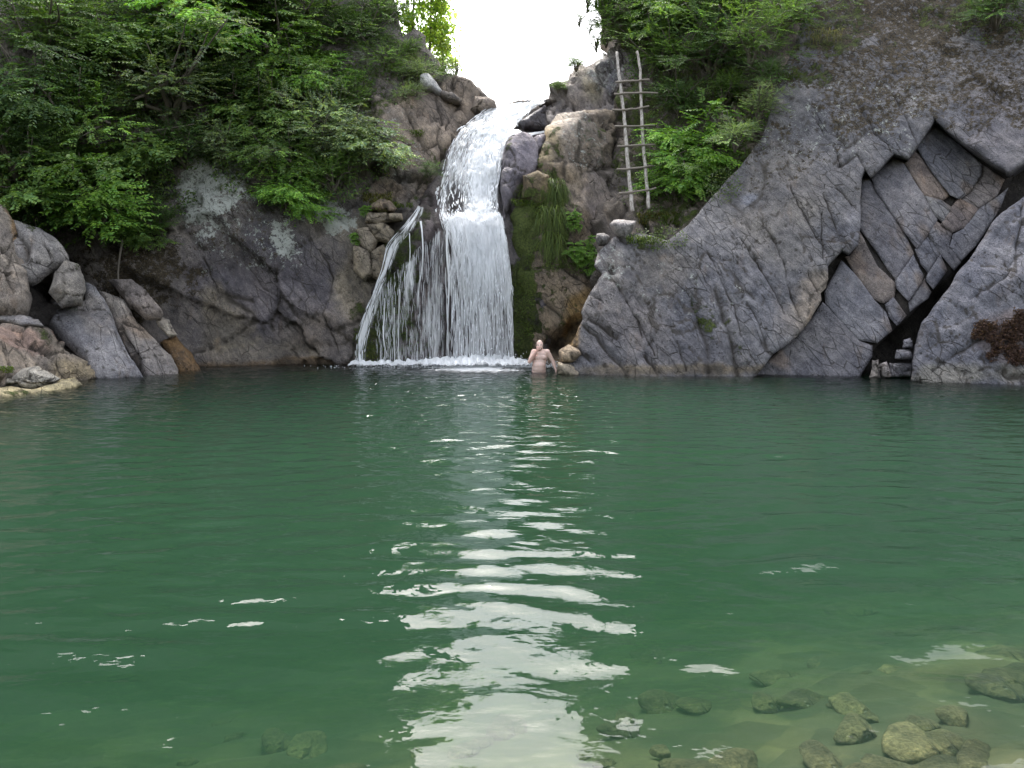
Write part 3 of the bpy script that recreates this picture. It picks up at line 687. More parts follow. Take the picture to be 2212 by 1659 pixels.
m1 = b.n('MixShader'); m1.inputs[0].default_value = 0.4; b.l(df.outputs[0], m1.inputs[1]); b.l(tl.outputs[0], m1.inputs[2]); b.l(m1.outputs[0], b.out.inputs[0])
M_SPRAY = b.m

def spline(A, t):
    """Catmull-Rom through the rows of A at parameters t in 0..1"""
    A = np.asarray(A, float); n = len(A) - 1
    s = np.clip(t, 0, 1) * n; i = np.minimum(s.astype(int), n - 1); f = (s - i)[:, None]
    p0, p1, p2, p3 = A[np.maximum(i - 1, 0)], A[i], A[i + 1], A[np.minimum(i + 2, n)]
    return 0.5 * (2 * p1 + (p2 - p0) * f + (2 * p0 - 5 * p1 + 4 * p2 - p3) * f * f + (3 * p1 - p0 - 3 * p2 + p3) * f ** 3)
def fall_surface(rows, nu, nv, seed, bulge=0.12, rough=0.05):
    """rows: (xl, yl, xr, yr, Y left, Y right)"""
    t = np.linspace(0, 1, nv); S = spline(rows, t)
    u = np.linspace(0, 1, nu)
    px = S[:, 0][:, None] * (1 - u) + S[:, 2][:, None] * u
    py = S[:, 1][:, None] * (1 - u) + S[:, 3][:, None] * u
    Yd = S[:, 4][:, None] * (1 - u) + S[:, 5][:, None] * u
    P = at(px, py, Yd)
    P[..., 1] -= bulge * np.sin(np.pi * u)[None, :]
    Q = P.reshape(-1, 3)
    d = rough * fbm(Q * np.array([1, 1, 0.3]), 0.22, 3, seed) + rough * 1.6 * fbm(Q * np.array([1, 1, 0.45]), 0.8, 2, seed + 5)
    P = (Q - np.array([0, 1, 0]) * d[:, None]).reshape(P.shape)
    L = np.concatenate([[0], np.cumsum(np.linalg.norm(np.diff(P.mean(1), axis=0), axis=1))])
    fu = P[..., 0]; fv = np.repeat(L[:, None], nu, 1)
    return P, fu, fv, u, t
def fall_mesh(name, rows, dens, nu, nv, seed, parent, bulge=0.12, rough=0.05, drift=0.0):
    P, fu, fv, u, t = fall_surface(rows, nu, nv, seed, bulge, rough)
    i = np.arange(nu * nv).reshape(nv, nu)
    q = np.stack([i[:-1, :-1].ravel(), i[1:, :-1].ravel(), i[1:, 1:].ravel(), i[:-1, 1:].ravel()], 1)
    me = mesh_np(name, P.reshape(-1, 3), q)
    attr(me, 'flow', np.stack([fu.ravel() + seed * 3.7, fv.ravel() + seed * 1.3, np.full(fu.size, seed * 0.71)], 1))
    U, T = np.meshgrid(u, t)
    attr(me, 'dens', np.clip(dens(U, T), 0, 1).ravel())
    return obj(name, me, M_FALL, parent)

def zr(xl, yl, xr, yr, off):
    a, c = Z1(xl, yl), Z1(xr, yr)
    return (*a, *c, float(D_back(*a)[0]) - off, float(D_back(*c)[0]) - off)
wf = obj('waterfall', None, label='white waterfall pouring down the rock face into the green pool', cat='waterfall', loc=V3(1030, 790, 20.0))
wf.location = (0, 0, 0)
up = [zr(690, 122, 985, 92, 0.05), zr(600, 165, 905, 140, 0.2), zr(500, 245, 825, 228, 0.25), zr(446, 340, 768, 335, 0.25), zr(405, 470, 745, 465, 0.25), zr(380, 600, 730, 600, 0.25), zr(378, 690, 738, 690, 0.35), zr(395, 740, 758, 755, 0.38)]
lo_ = [zr(388, 690, 742, 690, 0.34), zr(400, 740, 758, 755, 0.40), zr(425, 850, 780, 880, 0.46), zr(430, 1050, 800, 1080, 0.52), zr(428, 1300, 815, 1300, 0.56), zr(420, 1530, 826, 1530, 0.60)]
def edge(U, a=0.12, b_=0.12): return sstep(0, a, U) * sstep(0, b_, 1 - U)
def d_up(U, T): return sstep(1.0, 0.93, T) * edge(U, 0.10, 0.08) * (0.44 + 0.40 * np.exp(-((U - 0.68) / 0.22) ** 2) + 0.22 * sstep(0.25, 0.0, T) - 0.30 * np.exp(-((U - 0.33) / 0.2) ** 2) * np.exp(-((T - 0.80) / 0.16) ** 2) - 0.16 * np.exp(-((U - 0.88) / 0.1) ** 2) * sstep(0.5, 0.8, T))
def d_lo(U, T): return sstep(-0.02, 0.13, T + 0.05 * np.sin(U * 23)) * edge(U, 0.16, 0.06) * (0.58 + 0.40 * np.exp(-((U - 0.58) / 0.28) ** 2) * sstep(0.75, 0.05, T) - 0.22 * sstep(0.15, 1, T) - 0.12 * sstep(0.35, 0, U))
fall_mesh('upper_cascade', up, d_up, 70, 130, 1, wf, 0.10, 0.08)
fall_mesh('upper_cascade', [tuple(np.array(r) + np.array([0, 0, 0, 0, 0.1, 0.1])) for r in up], lambda U, T: d_up(U, T) * 0.92, 60, 110, 2, wf, 0.05, 0.08)
fall_mesh('falling_sheet', lo_, d_lo, 80, 120, 3, wf, 0.16, 0.05)
fall_mesh('falling_sheet', [tuple(np.array(r) + np.array([3, 0, -3, 0, 0.14, 0.14])) for r in lo_], lambda U, T: d_lo(U, T) * 0.9, 70, 110, 4, wf, 0.1, 0.05)
# thin veil and trickles to the left of the main sheet
veil = [zr(62, 1120 + 405 * v, 432, 735 + 790 * v, 0.28 + 0.08 * v) for v in (0.0, 0.2, 0.4, 0.6, 0.8, 1.0)]
fall_mesh('water_veil', veil, lambda U, T: sstep(0, 0.06, T) * edge(U, 0.05, 0.02) * (0.29 + 0.13 * U), 70, 90, 6, wf, 0.05, 0.05)
side = []
for x0, y0, w in ((288, 655, 9), (282, 690, 14), (225, 770, 22), (150, 875, 26), (112, 1000, 24), (66, 1120, 24), (28, 1240, 26), (-8, 1360, 26), (-22, 1450, 24), (-30, 1530, 26)):
    w = w * (0.8 + 0.5 * math.sin(y0 * 0.031) ** 2); x0 = x0 + 5 * math.sin(y0 * 0.05)
    a, c = Z1(x0 - w, y0 - 4), Z1(x0 + w, y0 + 4)
    k = min(float(D_back(*a)[0]), float(D_left(*a)[0])) - 0.34
    side.append((*a, *c, k, k))
fall_mesh('side_stream', side, lambda U, T: edge(U, 0.4, 0.4) * (0.60 + 0.12 * np.sin(T * 19)), 16, 120, 8, wf, 0.05, 0.04)
fall_mesh('side_stream', [tuple(np.array(r) + np.array([6, 3, 7, 3, 0.06, 0.06])) for r in side], lambda U, T: edge(U, 0.35, 0.35) * 0.42, 16, 120, 9, wf, 0.05, 0.04)
for k, pts in enumerate([[(300, 735, 10), (308, 800, 7), (312, 900, 6), (305, 1000, 7), (290, 1100, 9), (288, 1200, 8)], [(105, 1150, 4), (104, 1250, 5), (100, 1350, 5), (118, 1470, 5)], [(445, 735, 12), (440, 900, 9), (452, 1050, 8), (448, 1200, 8), (446, 1350, 9), (448, 1520, 10)],
                         [(240, 800, 4), (243, 900, 4), (240, 1000, 5), (252, 1080, 4)], [(160, 1200, 4), (158, 1350, 4), (160, 1520, 5)], [(186, 1100, 3), (182, 1300, 4), (180, 1520, 4)]]):
    rws = []
    for x0, y0, w in pts:
        a, c = Z1(x0 - w, y0), Z1(x0 + w, y0)
        kk = float(D_back(*a)[0]) - 0.40
        rws.append((*a, *c, kk, kk))
    fall_mesh('trickle', rws, lambda U, T: edge(U, 0.35, 0.35) * (0.75 - 0.25 * T), 7, 60, 20 + k, wf, 0.02, 0.02)
# little cascade dropping in from the right, under the dark crest rock
sc_ = [zr(985, 246, 975, 262, 0.45), zr(930, 252, 925, 272, 0.45), zr(870, 258, 868, 285, 0.45), zr(820, 240, 818, 275, 0.45), zr(775, 250, 778, 290, 0.4), zr(745, 290, 752, 330, 0.35)]
fall_mesh('side_cascade', sc_, lambda U, T: 0.82 * sstep(0, 0.25, U) * sstep(0, 0.25, 1 - U), 14, 60, 33, wf, 0.04, 0.04)

def strands(name, rows, n, dens, seed, parent, lmin, lmax, w0, w1, spread):
    rg = np.random.default_rng(seed)
    P, fu, fv, u, t = fall_surface(rows, 60, 200, seed, 0.14, 0.06)
    nv, nu = P.shape[:2]
    V, Fc = [], []
    L = fv[-1, 0]
    c = 0
    while c < n:
        uu, tt = rg.random(), rg.random()
        if rg.random() > dens(np.array([uu]), np.array([tt]))[0] * 1.2: continue
        c += 1
        ln = rg.uniform(lmin, lmax) / L
        w = rg.uniform(w0, w1)
        o = abs(rg.normal(0, spread)) + 0.01
        du = rg.normal(0, 0.01)
        seg = 4
        b0 = len(V)
        for k in range(seg + 1):
            f = k / seg
            a = min(max(tt + (f - 0.5) * ln, 0), 1) * (nv - 1); i = min(int(a), nv - 2); g = a - i
            j = int(np.clip((uu + du * f) * (nu - 1), 0, nu - 1))
            p = P[i, j] * (1 - g) + P[i + 1, j] * g + np.array([0, -o, 0])
            ww = w * math.sin(math.pi * (0.12 + 0.8 * f))
            V += [p + np.array([-ww, 0, 0]), p + np.array([0, -ww * 0.8, 0]), p + np.array([ww, 0, 0])]
        for k in range(seg):
            q = b0 + 3 * k
            Fc += [(q, q + 3, q + 4, q + 1), (q + 1, q + 4, q + 5, q + 2)]
    me = mesh_np(name, V, Fc)
    return obj(name, me, M_SPRAY, parent, kind='stuff')
strands('falling_drops', up, 1500, d_up, 51, wf, 0.06, 0.28, 0.006, 0.018, 0.05)
strands('falling_drops', lo_, 2200, d_lo, 52, wf, 0.15, 0.6, 0.003, 0.010, 0.06)
strands('falling_drops', side, 150, lambda U, T: 0.6 + 0 * U, 54, wf, 0.1, 0.4, 0.004, 0.012, 0.05)
strands('falling_drops', veil, 420, lambda U, T: 0.4 + 0 * U, 53, wf, 0.12, 0.45, 0.002, 0.005, 0.04)

# foam ridge and splash where the water strikes the pool
fx = np.linspace(at(755, 790, 19.6)[0], at(1165, 790, 19.6)[0], 260)
fy = np.linspace(0, 1, 26)
FX, FY = np.meshgrid(fx, fy)
xm = at(1040, 790, 19.6)[0]
amp = 0.25 + 0.75 * np.exp(-((FX - xm) / 1.5) ** 2)
wd = 0.5 + 1.05 * amp
YY = 20.0 - FY * wd + 0.05
Q = np.stack([FX.ravel(), YY.ravel(), 0 * FX.ravel()], 1)
hz = (0.3 + 0.7 * amp) * 0.19 * np.sin(np.pi * np.clip(FY * 0.85 + 0.15, 0, 1)) ** 0.8
HZ = hz.ravel() * (0.75 + 0.9 * np.abs(fbm(Q, 0.16, 3, 81))) + 0.006
HZ[(FY > 0.97).ravel()] = -0.02
me = mesh_np('foam', np.stack([FX.ravel(), YY.ravel() + 0.04 * fbm(Q, 0.2, 2, 83), HZ], 1), np.stack([(lambda i: i)(np.arange(260 * 26).reshape(26, 260))[:-1, :-1].ravel(), np.arange(260 * 26).reshape(26, 260)[1:, :-1].ravel(), np.arange(260 * 26).reshape(26, 260)[1:, 1:].ravel(), np.arange(260 * 26).reshape(26, 260)[:-1, 1:].ravel()], 1))
attr(me, 'flow', np.stack([FX.ravel() * 0.6, YY.ravel() * 3, 0 * FX.ravel()], 1))
attr(me, 'dens', np.clip((0.75 + 0.4 * amp) * sstep(1.0, 0.5, FY) + 0.15, 0, 1).ravel() * sstep(1.0, 0.8, FY).ravel())
obj('foam', me, M_FALL, wf)
# thin drifting foam in front of the plunge
px_ = np.linspace(at(770, 790, 19)[0], at(1190, 790, 19)[0], 160); py_ = np.linspace(16.6, 19.6, 60)
GX, GY = np.meshgrid(px_, py_)
Qf = np.stack([GX.ravel(), GY.ravel(), 0 * GX.ravel()], 1)
dn = np.exp(-((GX - xm) / 1.5) ** 2) * sstep(16.9, 19.5, GY) * 1.15 + 0.25 * fbm(Qf, 0.9, 3, 84).reshape(GX.shape) * sstep(16.6, 18.0, GY)
i_ = np.arange(GX.size).reshape(GX.shape)
me = mesh_np('foam', np.stack([GX.ravel(), GY.ravel(), 0.030 + 0.012 * fbm(Qf, 0.3, 3, 85)], 1), np.stack([i_[:-1, :-1].ravel(), i_[:-1, 1:].ravel(), i_[1:, 1:].ravel(), i_[1:, :-1].ravel()], 1))
attr(me, 'flow', np.stack([GX.ravel() * 0.5, GY.ravel() * 4, 0 * GX.ravel()], 1))
attr(me, 'dens', np.clip(dn * sstep(0, 0.1, (GX - px_[0]) / (px_[-1] - px_[0])) * sstep(0, 0.1, (px_[-1] - GX) / (px_[-1] - px_[0])), 0, 1).ravel() * 0.8)
obj('foam', me, M_FALL, wf)
rg = np.random.default_rng(91)
V, Fc = [], []
oc = np.array([[1, 0, 0], [-1, 0, 0], [0, 1, 0], [0, -1, 0], [0, 0, 1], [0, 0, -1]], float)
of = [(0, 2, 4), (2, 1, 4), (1, 3, 4), (3, 0, 4), (2, 0, 5), (1, 2, 5), (3, 1, 5), (0, 3, 5)]
for k in range(2600):
    xx = rg.normal(xm, 1.25); yy = rg.uniform(18.9, 19.95)
    zz = abs(rg.normal(0, 0.13)) * math.exp(-((xx - xm) / 2.2) ** 2) + 0.01
    s = rg.uniform(0.005, 0.017)
    b0 = len(V); V += list(oc * s * rg.uniform(0.6, 1.4, 3) + np.array([xx, yy, zz])); Fc += [(a + b0, c + b0, d + b0) for a, c, d in of]
obj('splash', mesh_np('splash', V, Fc), M_SPRAY, wf, kind='stuff')
# ================================================================== plants
def leaf_material(name, trans=0.35):
    b = NT(name)
    oi = b.n('ObjectInfo')
    lv = b.attr('leaf').outputs['Color']
    col = b.mix(1.0, oi.outputs['Color'], lv, 'MULTIPLY')
    df = b.n('BsdfPrincipled', Roughness=0.55); b.l(col, df.inputs['Base Color'])
    df.inputs['Specular IOR Level'].default_value = 0.3
    tl = b.n('BsdfTranslucent'); b.l(b.mix(1.0, col, (1.1, 1.25, 0.5), 'MULTIPLY'), tl.inputs[0])
    m = b.n('MixShader'); m.inputs[0].default_value = trans
    b.l(df.outputs[0], m.inputs[1]); b.l(tl.outputs[0], m.inputs[2]); b.l(m.outputs[0], b.out.inputs[0])
    return b.m
M_LEAF = leaf_material('leaf', 0.42)
M_LEAF_THIN = leaf_material('thin_leaf', 0.72)
b = NT('bark'); co = b.obj_co((6, 6, 1.5))
bs = b.n('BsdfPrincipled', Roughness=0.9)
b.l(b.mix(b.noise(co, 3, 5, 0.6), (0.05, 0.042, 0.032), (0.19, 0.165, 0.135)), bs.inputs['Base Color']); b.l(bs.outputs[0], b.out.inputs[0])
M_BARK = b.m

def tube(V, Fc, pts, rads, sides=6):
    pts = np.asarray(pts, float); n = len(pts)
    T = np.gradient(pts, axis=0); T /= np.maximum(np.linalg.norm(T, axis=1), 1e-9)[:, None]
    ref = np.array([0.31, 0.2, 0.93]); b0 = len(V)
    a = np.linspace(0, 2 * math.pi, sides, endpoint=False)
    for i in range(n):
        r = ref if abs(T[i] @ ref) < 0.9 else np.array([1.0, 0, 0])
        u = np.cross(T[i], r); u /= np.linalg.norm(u); w = np.cross(T[i], u)
        for q in a: V.append(pts[i] + rads[i] * (math.cos(q) * u + math.sin(q) * w))
    for i in range(n - 1):
        for k in range(sides):
            k2 = (k + 1) % sides
            Fc.append((b0 + i * sides + k, b0 + i * sides + k2, b0 + (i + 1) * sides + k2, b0 + (i + 1) * sides + k))
    c0, c1 = len(V), len(V) + 1
    V.append(pts[0] - T[0] * rads[0] * 0.5); V.append(pts[-1] + T[-1] * rads[-1] * 0.5)
    for k in range(sides):
        k2 = (k + 1) % sides
        Fc.append((c0, b0 + k2, b0 + k, b0 + k)); Fc.append((c1, b0 + (n - 1) * sides + k, b0 + (n - 1) * sides + k2, b0 + (n - 1) * sides + k2))
def tube_mesh(name, tubes, sides=6):
    bm = bmesh.new()
    V, Fc = [], []
    for p, r in tubes: tube(V, Fc, p, r, sides)
    vs_ = [bm.verts.new(v) for v in V]
    for f in Fc:
        f = list(dict.fromkeys(f))
        try: bm.faces.new([vs_[i] for i in f])
        except ValueError: pass
    me = bpy.data.meshes.new(name); bm.to_mesh(me); bm.free()
    me.polygons.foreach_set('use_smooth', np.ones(len(me.polygons), bool))
    return me

def leaves_mesh(name, C, D, Nn, S, tone, asp=0.5):
    """one folded leaf blade per row: base point C, direction D, normal Nn, length S"""
    n = len(C)
    D = D / np.linalg.norm(D, axis=1)[:, None]
    Wd = np.cross(D, Nn); Wd /= np.maximum(np.linalg.norm(Wd, axis=1), 1e-6)[:, None]
    Up = np.cross(Wd, D)
    s = S[:, None]
    tip = C + D * s - Up * s * 0.18
    mid = C + D * s * 0.45
    l = mid + Wd * s * asp * 0.5 + Up * s * 0.10
    r = mid - Wd * s * asp * 0.5 + Up * s * 0.10
    V = np.stack([C, l, tip, r], 1).reshape(-1, 3)
    i = np.arange(n) * 4
    T = np.concatenate([np.stack([i, i + 2, i + 1], 1), np.stack([i, i + 3, i + 2], 1)])
    me = mesh_np(name, V, T, True)
    attr(me, 'leaf', np.repeat(tone, 4, 0))
    return me
def tones(rg, n, spread=0.3):
    v = np.exp(rg.normal(0, spread, n))
    y = rg.uniform(0, 1, n)
    return np.stack([v * (0.85 + 0.4 * y), v * (0.95 + 0.15 * y), v * (1.15 - 0.5 * y)], 1)

def make_crown(seed, nspray, nleaf, ls, shape=(1, 1, 0.8), droop=0.25, twig=0.42, flat=0.8):
    """crown of radius 1 round (0,0,0.6): clumps of leafy sprays along limbs, with gaps"""
    rg = np.random.default_rng(seed)
    nl = rg.integers(6, 9)
    limbs, C, D, N, T_, S = [], [], [], [], [], []
    ends = []
    for k in range(nl):
        a = 2 * math.pi * (k + rg.uniform(-0.3, 0.3)) / nl
        el = rg.uniform(0.1, 1.25)
        e = np.array([math.cos(a) * math.cos(el), math.sin(a) * math.cos(el), math.sin(el) * 1.0]) * np.array(shape) * rg.uniform(0.55, 0.8)
        e[2] += 0.35
        t = np.linspace(0, 1, 7)[:, None]
        bend = np.array([0, 0, 0.25]) * np.sin(np.pi * t) + rg.normal(0, 0.03, (7, 3))
        pth = e * t + bend
        pth[0] = 0
        limbs.append((pth, np.linspace(0.045, 0.012, 7)))
        ends.append((pth, e))
        for _ in range(3):
            i = rg.integers(2, 6); q = pth[i]; e2 = q + (rg.normal(0, 0.32, 3) + e * 0.25 + np.array([0, 0, 0.1]))
            tt = np.linspace(0, 1, 4)[:, None]
            p2 = q + (e2 - q) * tt + rg.normal(0, 0.015, (4, 3)); p2[0] = q
            limbs.append((p2, np.linspace(0.016, 0.006, 4)))
            ends.append((p2, e2))
    # clump centres at the limb ends and along them
    cl = [p[-1] for p, _ in ends] + [p[len(p) // 2] for p, _ in ends]
    cl = np.array(cl)
    crad = rg.uniform(0.16, 0.34, len(cl))
    ctone = np.exp(rg.normal(0, 0.28, len(cl)))
    for k in range(nspray):
        c = rg.integers(len(cl))
        o = rg.normal(0, 1, 3); o /= np.linalg.norm(o)
        if o[2] < -0.2: o[2] *= 0.4
        base = cl[c] + o * crad[c] * rg.uniform(0.2, 0.9) * np.array([1.25, 1.25, 0.7])
        out = base - np.array([0, 0, 0.35]); out /= max(np.linalg.norm(out), 1e-6)
        d = out * 0.7 + o * 0.5 + rg.normal(0, 0.3, 3); d[2] = d[2] * (1 - flat) - droop * rg.uniform(0.2, 1.2)
        d /= np.linalg.norm(d)
        up = np.array([0, 0, 1.0]) + rg.normal(0, 0.22, 3) + out * 0.35
        sd_ = np.cross(d, up); sd_ /= np.linalg.norm(sd_); up = np.cross(sd_, d)
        ln = twig * rg.uniform(0.6, 1.25)
        v = ctone[c] * math.exp(rg.normal(0, 0.12))
        for j in range(nleaf):
            f = (j + rg.uniform(0, 0.8)) / nleaf
            sg = 1 if j % 2 else -1
            C.append(base + d * ln * f - np.array([0, 0, 1]) * droop * 0.35 * ln * f * f)
            D.append(d * 0.55 + sg * sd_ * rg.uniform(0.5, 1.0) + rg.normal(0, 0.15, 3))
            N.append(up + rg.normal(0, 0.28, 3))
            S.append(ls * rg.uniform(0.6, 1.2) * (1 - 0.25 * f)); T_.append(v)
    tn = tones(rg, len(C), 0.16) * np.array(T_)[:, None]
    lm = leaves_mesh('crown', np.array(C), np.array(D), np.array(N), np.array(S), tn)
    lm.materials.append(M_LEAF)
    sm = tube_mesh('stem', limbs, 5); sm.materials.append(M_BARK)
    return lm, sm
CROWNS = {'beech': [make_crown(200 + k, 440, 17, (0.085, 0.105, 0.075, 0.095)[k]) for k in range(4)],
          'fine': [make_crown(220 + k, 520, 18, 0.055, droop=0.15, twig=0.34, flat=0.55) for k in range(3)],
          'broad': [make_crown(240 + k, 330, 12, 0.13, droop=0.35, twig=0.4) for k in range(2)],
          'airy': [make_crown(260 + k, 150, 12, 0.07, shape=(0.8, 0.8, 1.3), droop=0.3, twig=0.5, flat=0.4) for k in range(2)]}

MID, BRI, DRK, PAL, YEL = (0.12, 0.2, 0.062), (0.14, 0.26, 0.058), (0.07, 0.125, 0.045), (0.185, 0.25, 0.14), (0.2, 0.25, 0.05)
vrng = random.Random(4)
vcount = 0
def shrub(px, py, rpx, depth, kind, color, label, name='shrub', cat='shrub', group=None, out=0.35, sz=(1, 1, 0.9), lean=0.35):
    """crown centre at the reading; its foot is rooted in the cliff below and behind"""
    global vcount
    Y0 = float(depth(px, py)[0]) if callable(depth) else depth
    r = rpx * Y0 / F * 1.28
    Yc = Y0 - max(out * r, 0.42)
    s = r * 1.0
    c = at(px, py, Yc)
    var = CROWNS[kind][vcount % len(CROWNS[kind])]; vcount += 1
    e = obj(name, None, label=label, cat=cat, group=group)
    up = Vector((0, -math.sin(lean), math.cos(lean)))
    e.rotation_euler = (lean, vrng.uniform(-0.15, 0.15), 0)
    e.location = Vector(c.tolist()) - up * (0.55 * s * sz[2])
    rz = vrng.uniform(0, 6.28)
    for nm, me in (('stem', var[1]), ('crown', var[0])):
        o = obj(nm, me, None, e)
        o.rotation_euler = (0, 0, rz)
        o.scale = (s * sz[0], s * sz[1], s * sz[2])
        k = math.exp(vrng.uniform(-0.15, 0.15))
        o.color = (color[0] * k, color[1] * k, color[2] * k, 1)
    return e
GL, GR = 'shrubs growing on the left cliff', 'shrubs growing on the right side of the falls'
LEFT = [
 (205, 455, 118, 'beech', BRI, 'bright green leafy bush hanging just above the grey boulders at left'),
 (85, 400, 95, 'beech', MID, 'green bush at the left picture edge, beside the bright bush over the boulders'),
 (20, 330, 90, 'fine', DRK, 'dark shrub cut by the left picture edge, halfway up the cliff'),
 (300, 345, 85, 'broad', MID, 'broad-leaved shrub just above the bright bush over the boulders'),
 (355, 210, 130, 'fine', PAL, 'large pale grey-green shrub bulging out in the middle of the left cliff'),
 (190, 260, 120, 'fine', MID, 'fine-leaved shrub left of the large pale grey-green shrub'),
 (70, 200, 115, 'beech', DRK, 'dark shrub near the left edge, level with the waterfall crest'),
 (240, 110, 115, 'beech', MID, 'leafy shrub above the large pale shrub, under the top left branches'),
 (90, 70, 120, 'fine', MID, 'shrub in the top left corner of the picture'),
 (395, 60, 105, 'beech', BRI, 'bright leafy shrub at the top edge, left of the tall arching green tree'),
 (570, 100, 115, 'beech', MID, 'arching layered green shrub in the upper middle of the left cliff'),
 (520, 10, 110, 'beech', DRK, 'dark foliage at the top edge above the arching layered shrub'),
 (655, 165, 85, 'beech', BRI, 'bright layered shrub just right of the arching shrub, left of the mossy outcrop'),
 (665, 30, 95, 'fine', MID, 'fine-leaved shrub at the top edge between arching shrub and slender trees'),
 (470, 210, 80, 'fine', DRK, 'dark shrub in the gap right of the large pale grey-green shrub'),
 (560, 255, 85, 'beech', MID, 'drooping green shrub below the arching layered shrub'),
 (690, 300, 85, 'fine', PAL, 'pale shrub below the mossy outcrop, left of the bare rock by the falls'),
 (780, 330, 70, 'beech', PAL, 'pale leafy shrub touching the bare brown rock left of the upper falls'),
 (610, 345, 80, 'beech', MID, 'green shrub right of the lichen-grey rock patch'),
 (625, 425, 62, 'beech', BRI, 'small bright bush low on the left cliff, beside the pale lichen rock'),
 (720, 385, 58, 'fine', MID, 'low shrub directly above the pale lichen rock left of the falls'),
 (480, 320, 58, 'fine', PAL, 'greyish shrub right above the lichen-grey rock patch'),
 (395, 325, 60, 'fine', DRK, 'dark shrub left of the lichen-grey rock patch'),
 (770, 90, 75, 'fine', DRK, 'dark shrub on the steep upper cliff, left of the slender sunlit trees'),
 (820, 30, 65, 'fine', MID, 'shrub at the top edge just left of the slender sunlit trees'),
 (830, 150, 48, 'fine', MID, 'small shrub on the upper ledge, left of the white boulder'),
 (905, 170, 45, 'fine', PAL, 'small pale shrub on the ledge right beside the white boulder'),
 (950, 165, 34, 'fine', MID, 'tiny shrub on the ridge between the white boulder and the sky'),
 (760, 215, 40, 'fine', MID, 'small shrub clinging to the mossy outcrop'),
 (870, 120, 40, 'fine', MID, 'small shrub at the foot of the slender sunlit trees'),
 (60, 490, 60, 'fine', DRK, 'dark shrub draping down behind the left edge boulder'),
 (290, 500, 50, 'beech', MID, 'green shrub draping right of the bright bush, towards the lichen rock'),
 (880, 215, 36, 'fine', PAL, 'pale shrub below the white boulder on the left ledge'),
 (345, 480, 40, 'fine', DRK, 'small dark shrub beneath the lichen-grey rock patch'),
 (925, 375, 22, 'fine', DRK, 'tiny dark shrub at the left brink of the upper falls'),
]
for a in LEFT: shrub(a[0], a[1], a[2], D_left, a[3], a[4], a[5], group=GL)
RIGHT = [
 (1490, 330, 88, 'beech', BRI, 'large bright green bush right of the wooden ladder', D_gully),
 (1455, 400, 58, 'beech', BRI, 'lower bright bush touching the foot of the wooden ladder', D_gully),
 (1545, 395, 48, 'fine', MID, 'shrub between the large bright bush and the bare right slab', D_gully),
 (1470, 225, 55, 'fine', DRK, 'dark shrub right of the ladder, above the large bright bush', D_gully),
 (1450, 130, 62, 'fine', MID, 'shrub right of the ladder top', D_gully),
 (1540, 120, 80, 'fine', DRK, 'dark shrub filling the gully right of the ladder top', D_gully),
 (1565, 200, 50, 'fine', MID, 'shrub in the gully below the dark shrub, left of the lichened spur', D_gully),
 (1345, 25, 62, 'airy', MID, 'loose tree foliage hanging into the sky above the ladder', D_ridge),
 (1440, 25, 75, 'beech', MID, 'leafy shrub at the top edge right above the ladder', D_gully),
 (1560, 20, 85, 'fine', MID, 'shrub at the top edge over the gully right of the ladder', D_gully),
 (1690, 35, 62, 'fine', MID, 'shrub at the top edge where the bare right slab begins', D_right),
 (1640, 235, 40, 'fine', PAL, 'small pale shrub on the left edge of the bare right slab', D_right),
 (1590, 300, 42, 'fine', PAL, 'pale shrub at the edge of the slab beside the large bright bush', D_right),
 (1245, 140, 22, 'fine', MID, 'tiny shrub on the skyline left of the ladder top', D_ridge),
 (1205, 190, 16, 'fine', MID, 'tiny shrub low on the skyline just right of the crest of the falls', D_ridge),
 (2160, 20, 60, 'fine', DRK, 'dark shrub in the top right corner of the picture', D_right),
 (1290, 95, 26, 'airy', MID, 'small loose shrub on the skyline above the grey ridge rocks', D_ridge),
 (1625, 100, 62, 'fine', MID, 'shrub above the lichened spur at the upper left border of the slab', D_right),
 (1668, 165, 40, 'fine', DRK, 'dark shrub on the upper left border of the bare slab', D_right),
 (1325, 45, 46, 'fine', MID, 'leafy shrub on the skyline directly above the top of the ladder', D_ridge),
 (1300, -15, 58, 'beech', MID, 'tree foliage at the top edge bounding the sky on the right', D_ridge),
 (1268, 12, 24, 'airy', MID, 'wispy foliage reaching furthest into the sky from the right', D_ridge),
 (1252, 45, 20, 'airy', MID, 'loose leaves hanging against the sky left of the ladder top', D_ridge),
 (1310, 85, 26, 'fine', MID, 'small bushy shrub on the ridge beside the left ladder rail top', D_ridge),
 (1275, 62, 18, 'airy', MID, 'tiny wisp of leaves against the sky over the grey ridge', D_ridge),
 (1390, 75, 44, 'fine', DRK, 'dark shrub just behind the upper end of the right ladder rail', D_gully),
]
for a in RIGHT: shrub(a[0], a[1], a[2], a[6], a[3], a[4], a[5], group=GR)

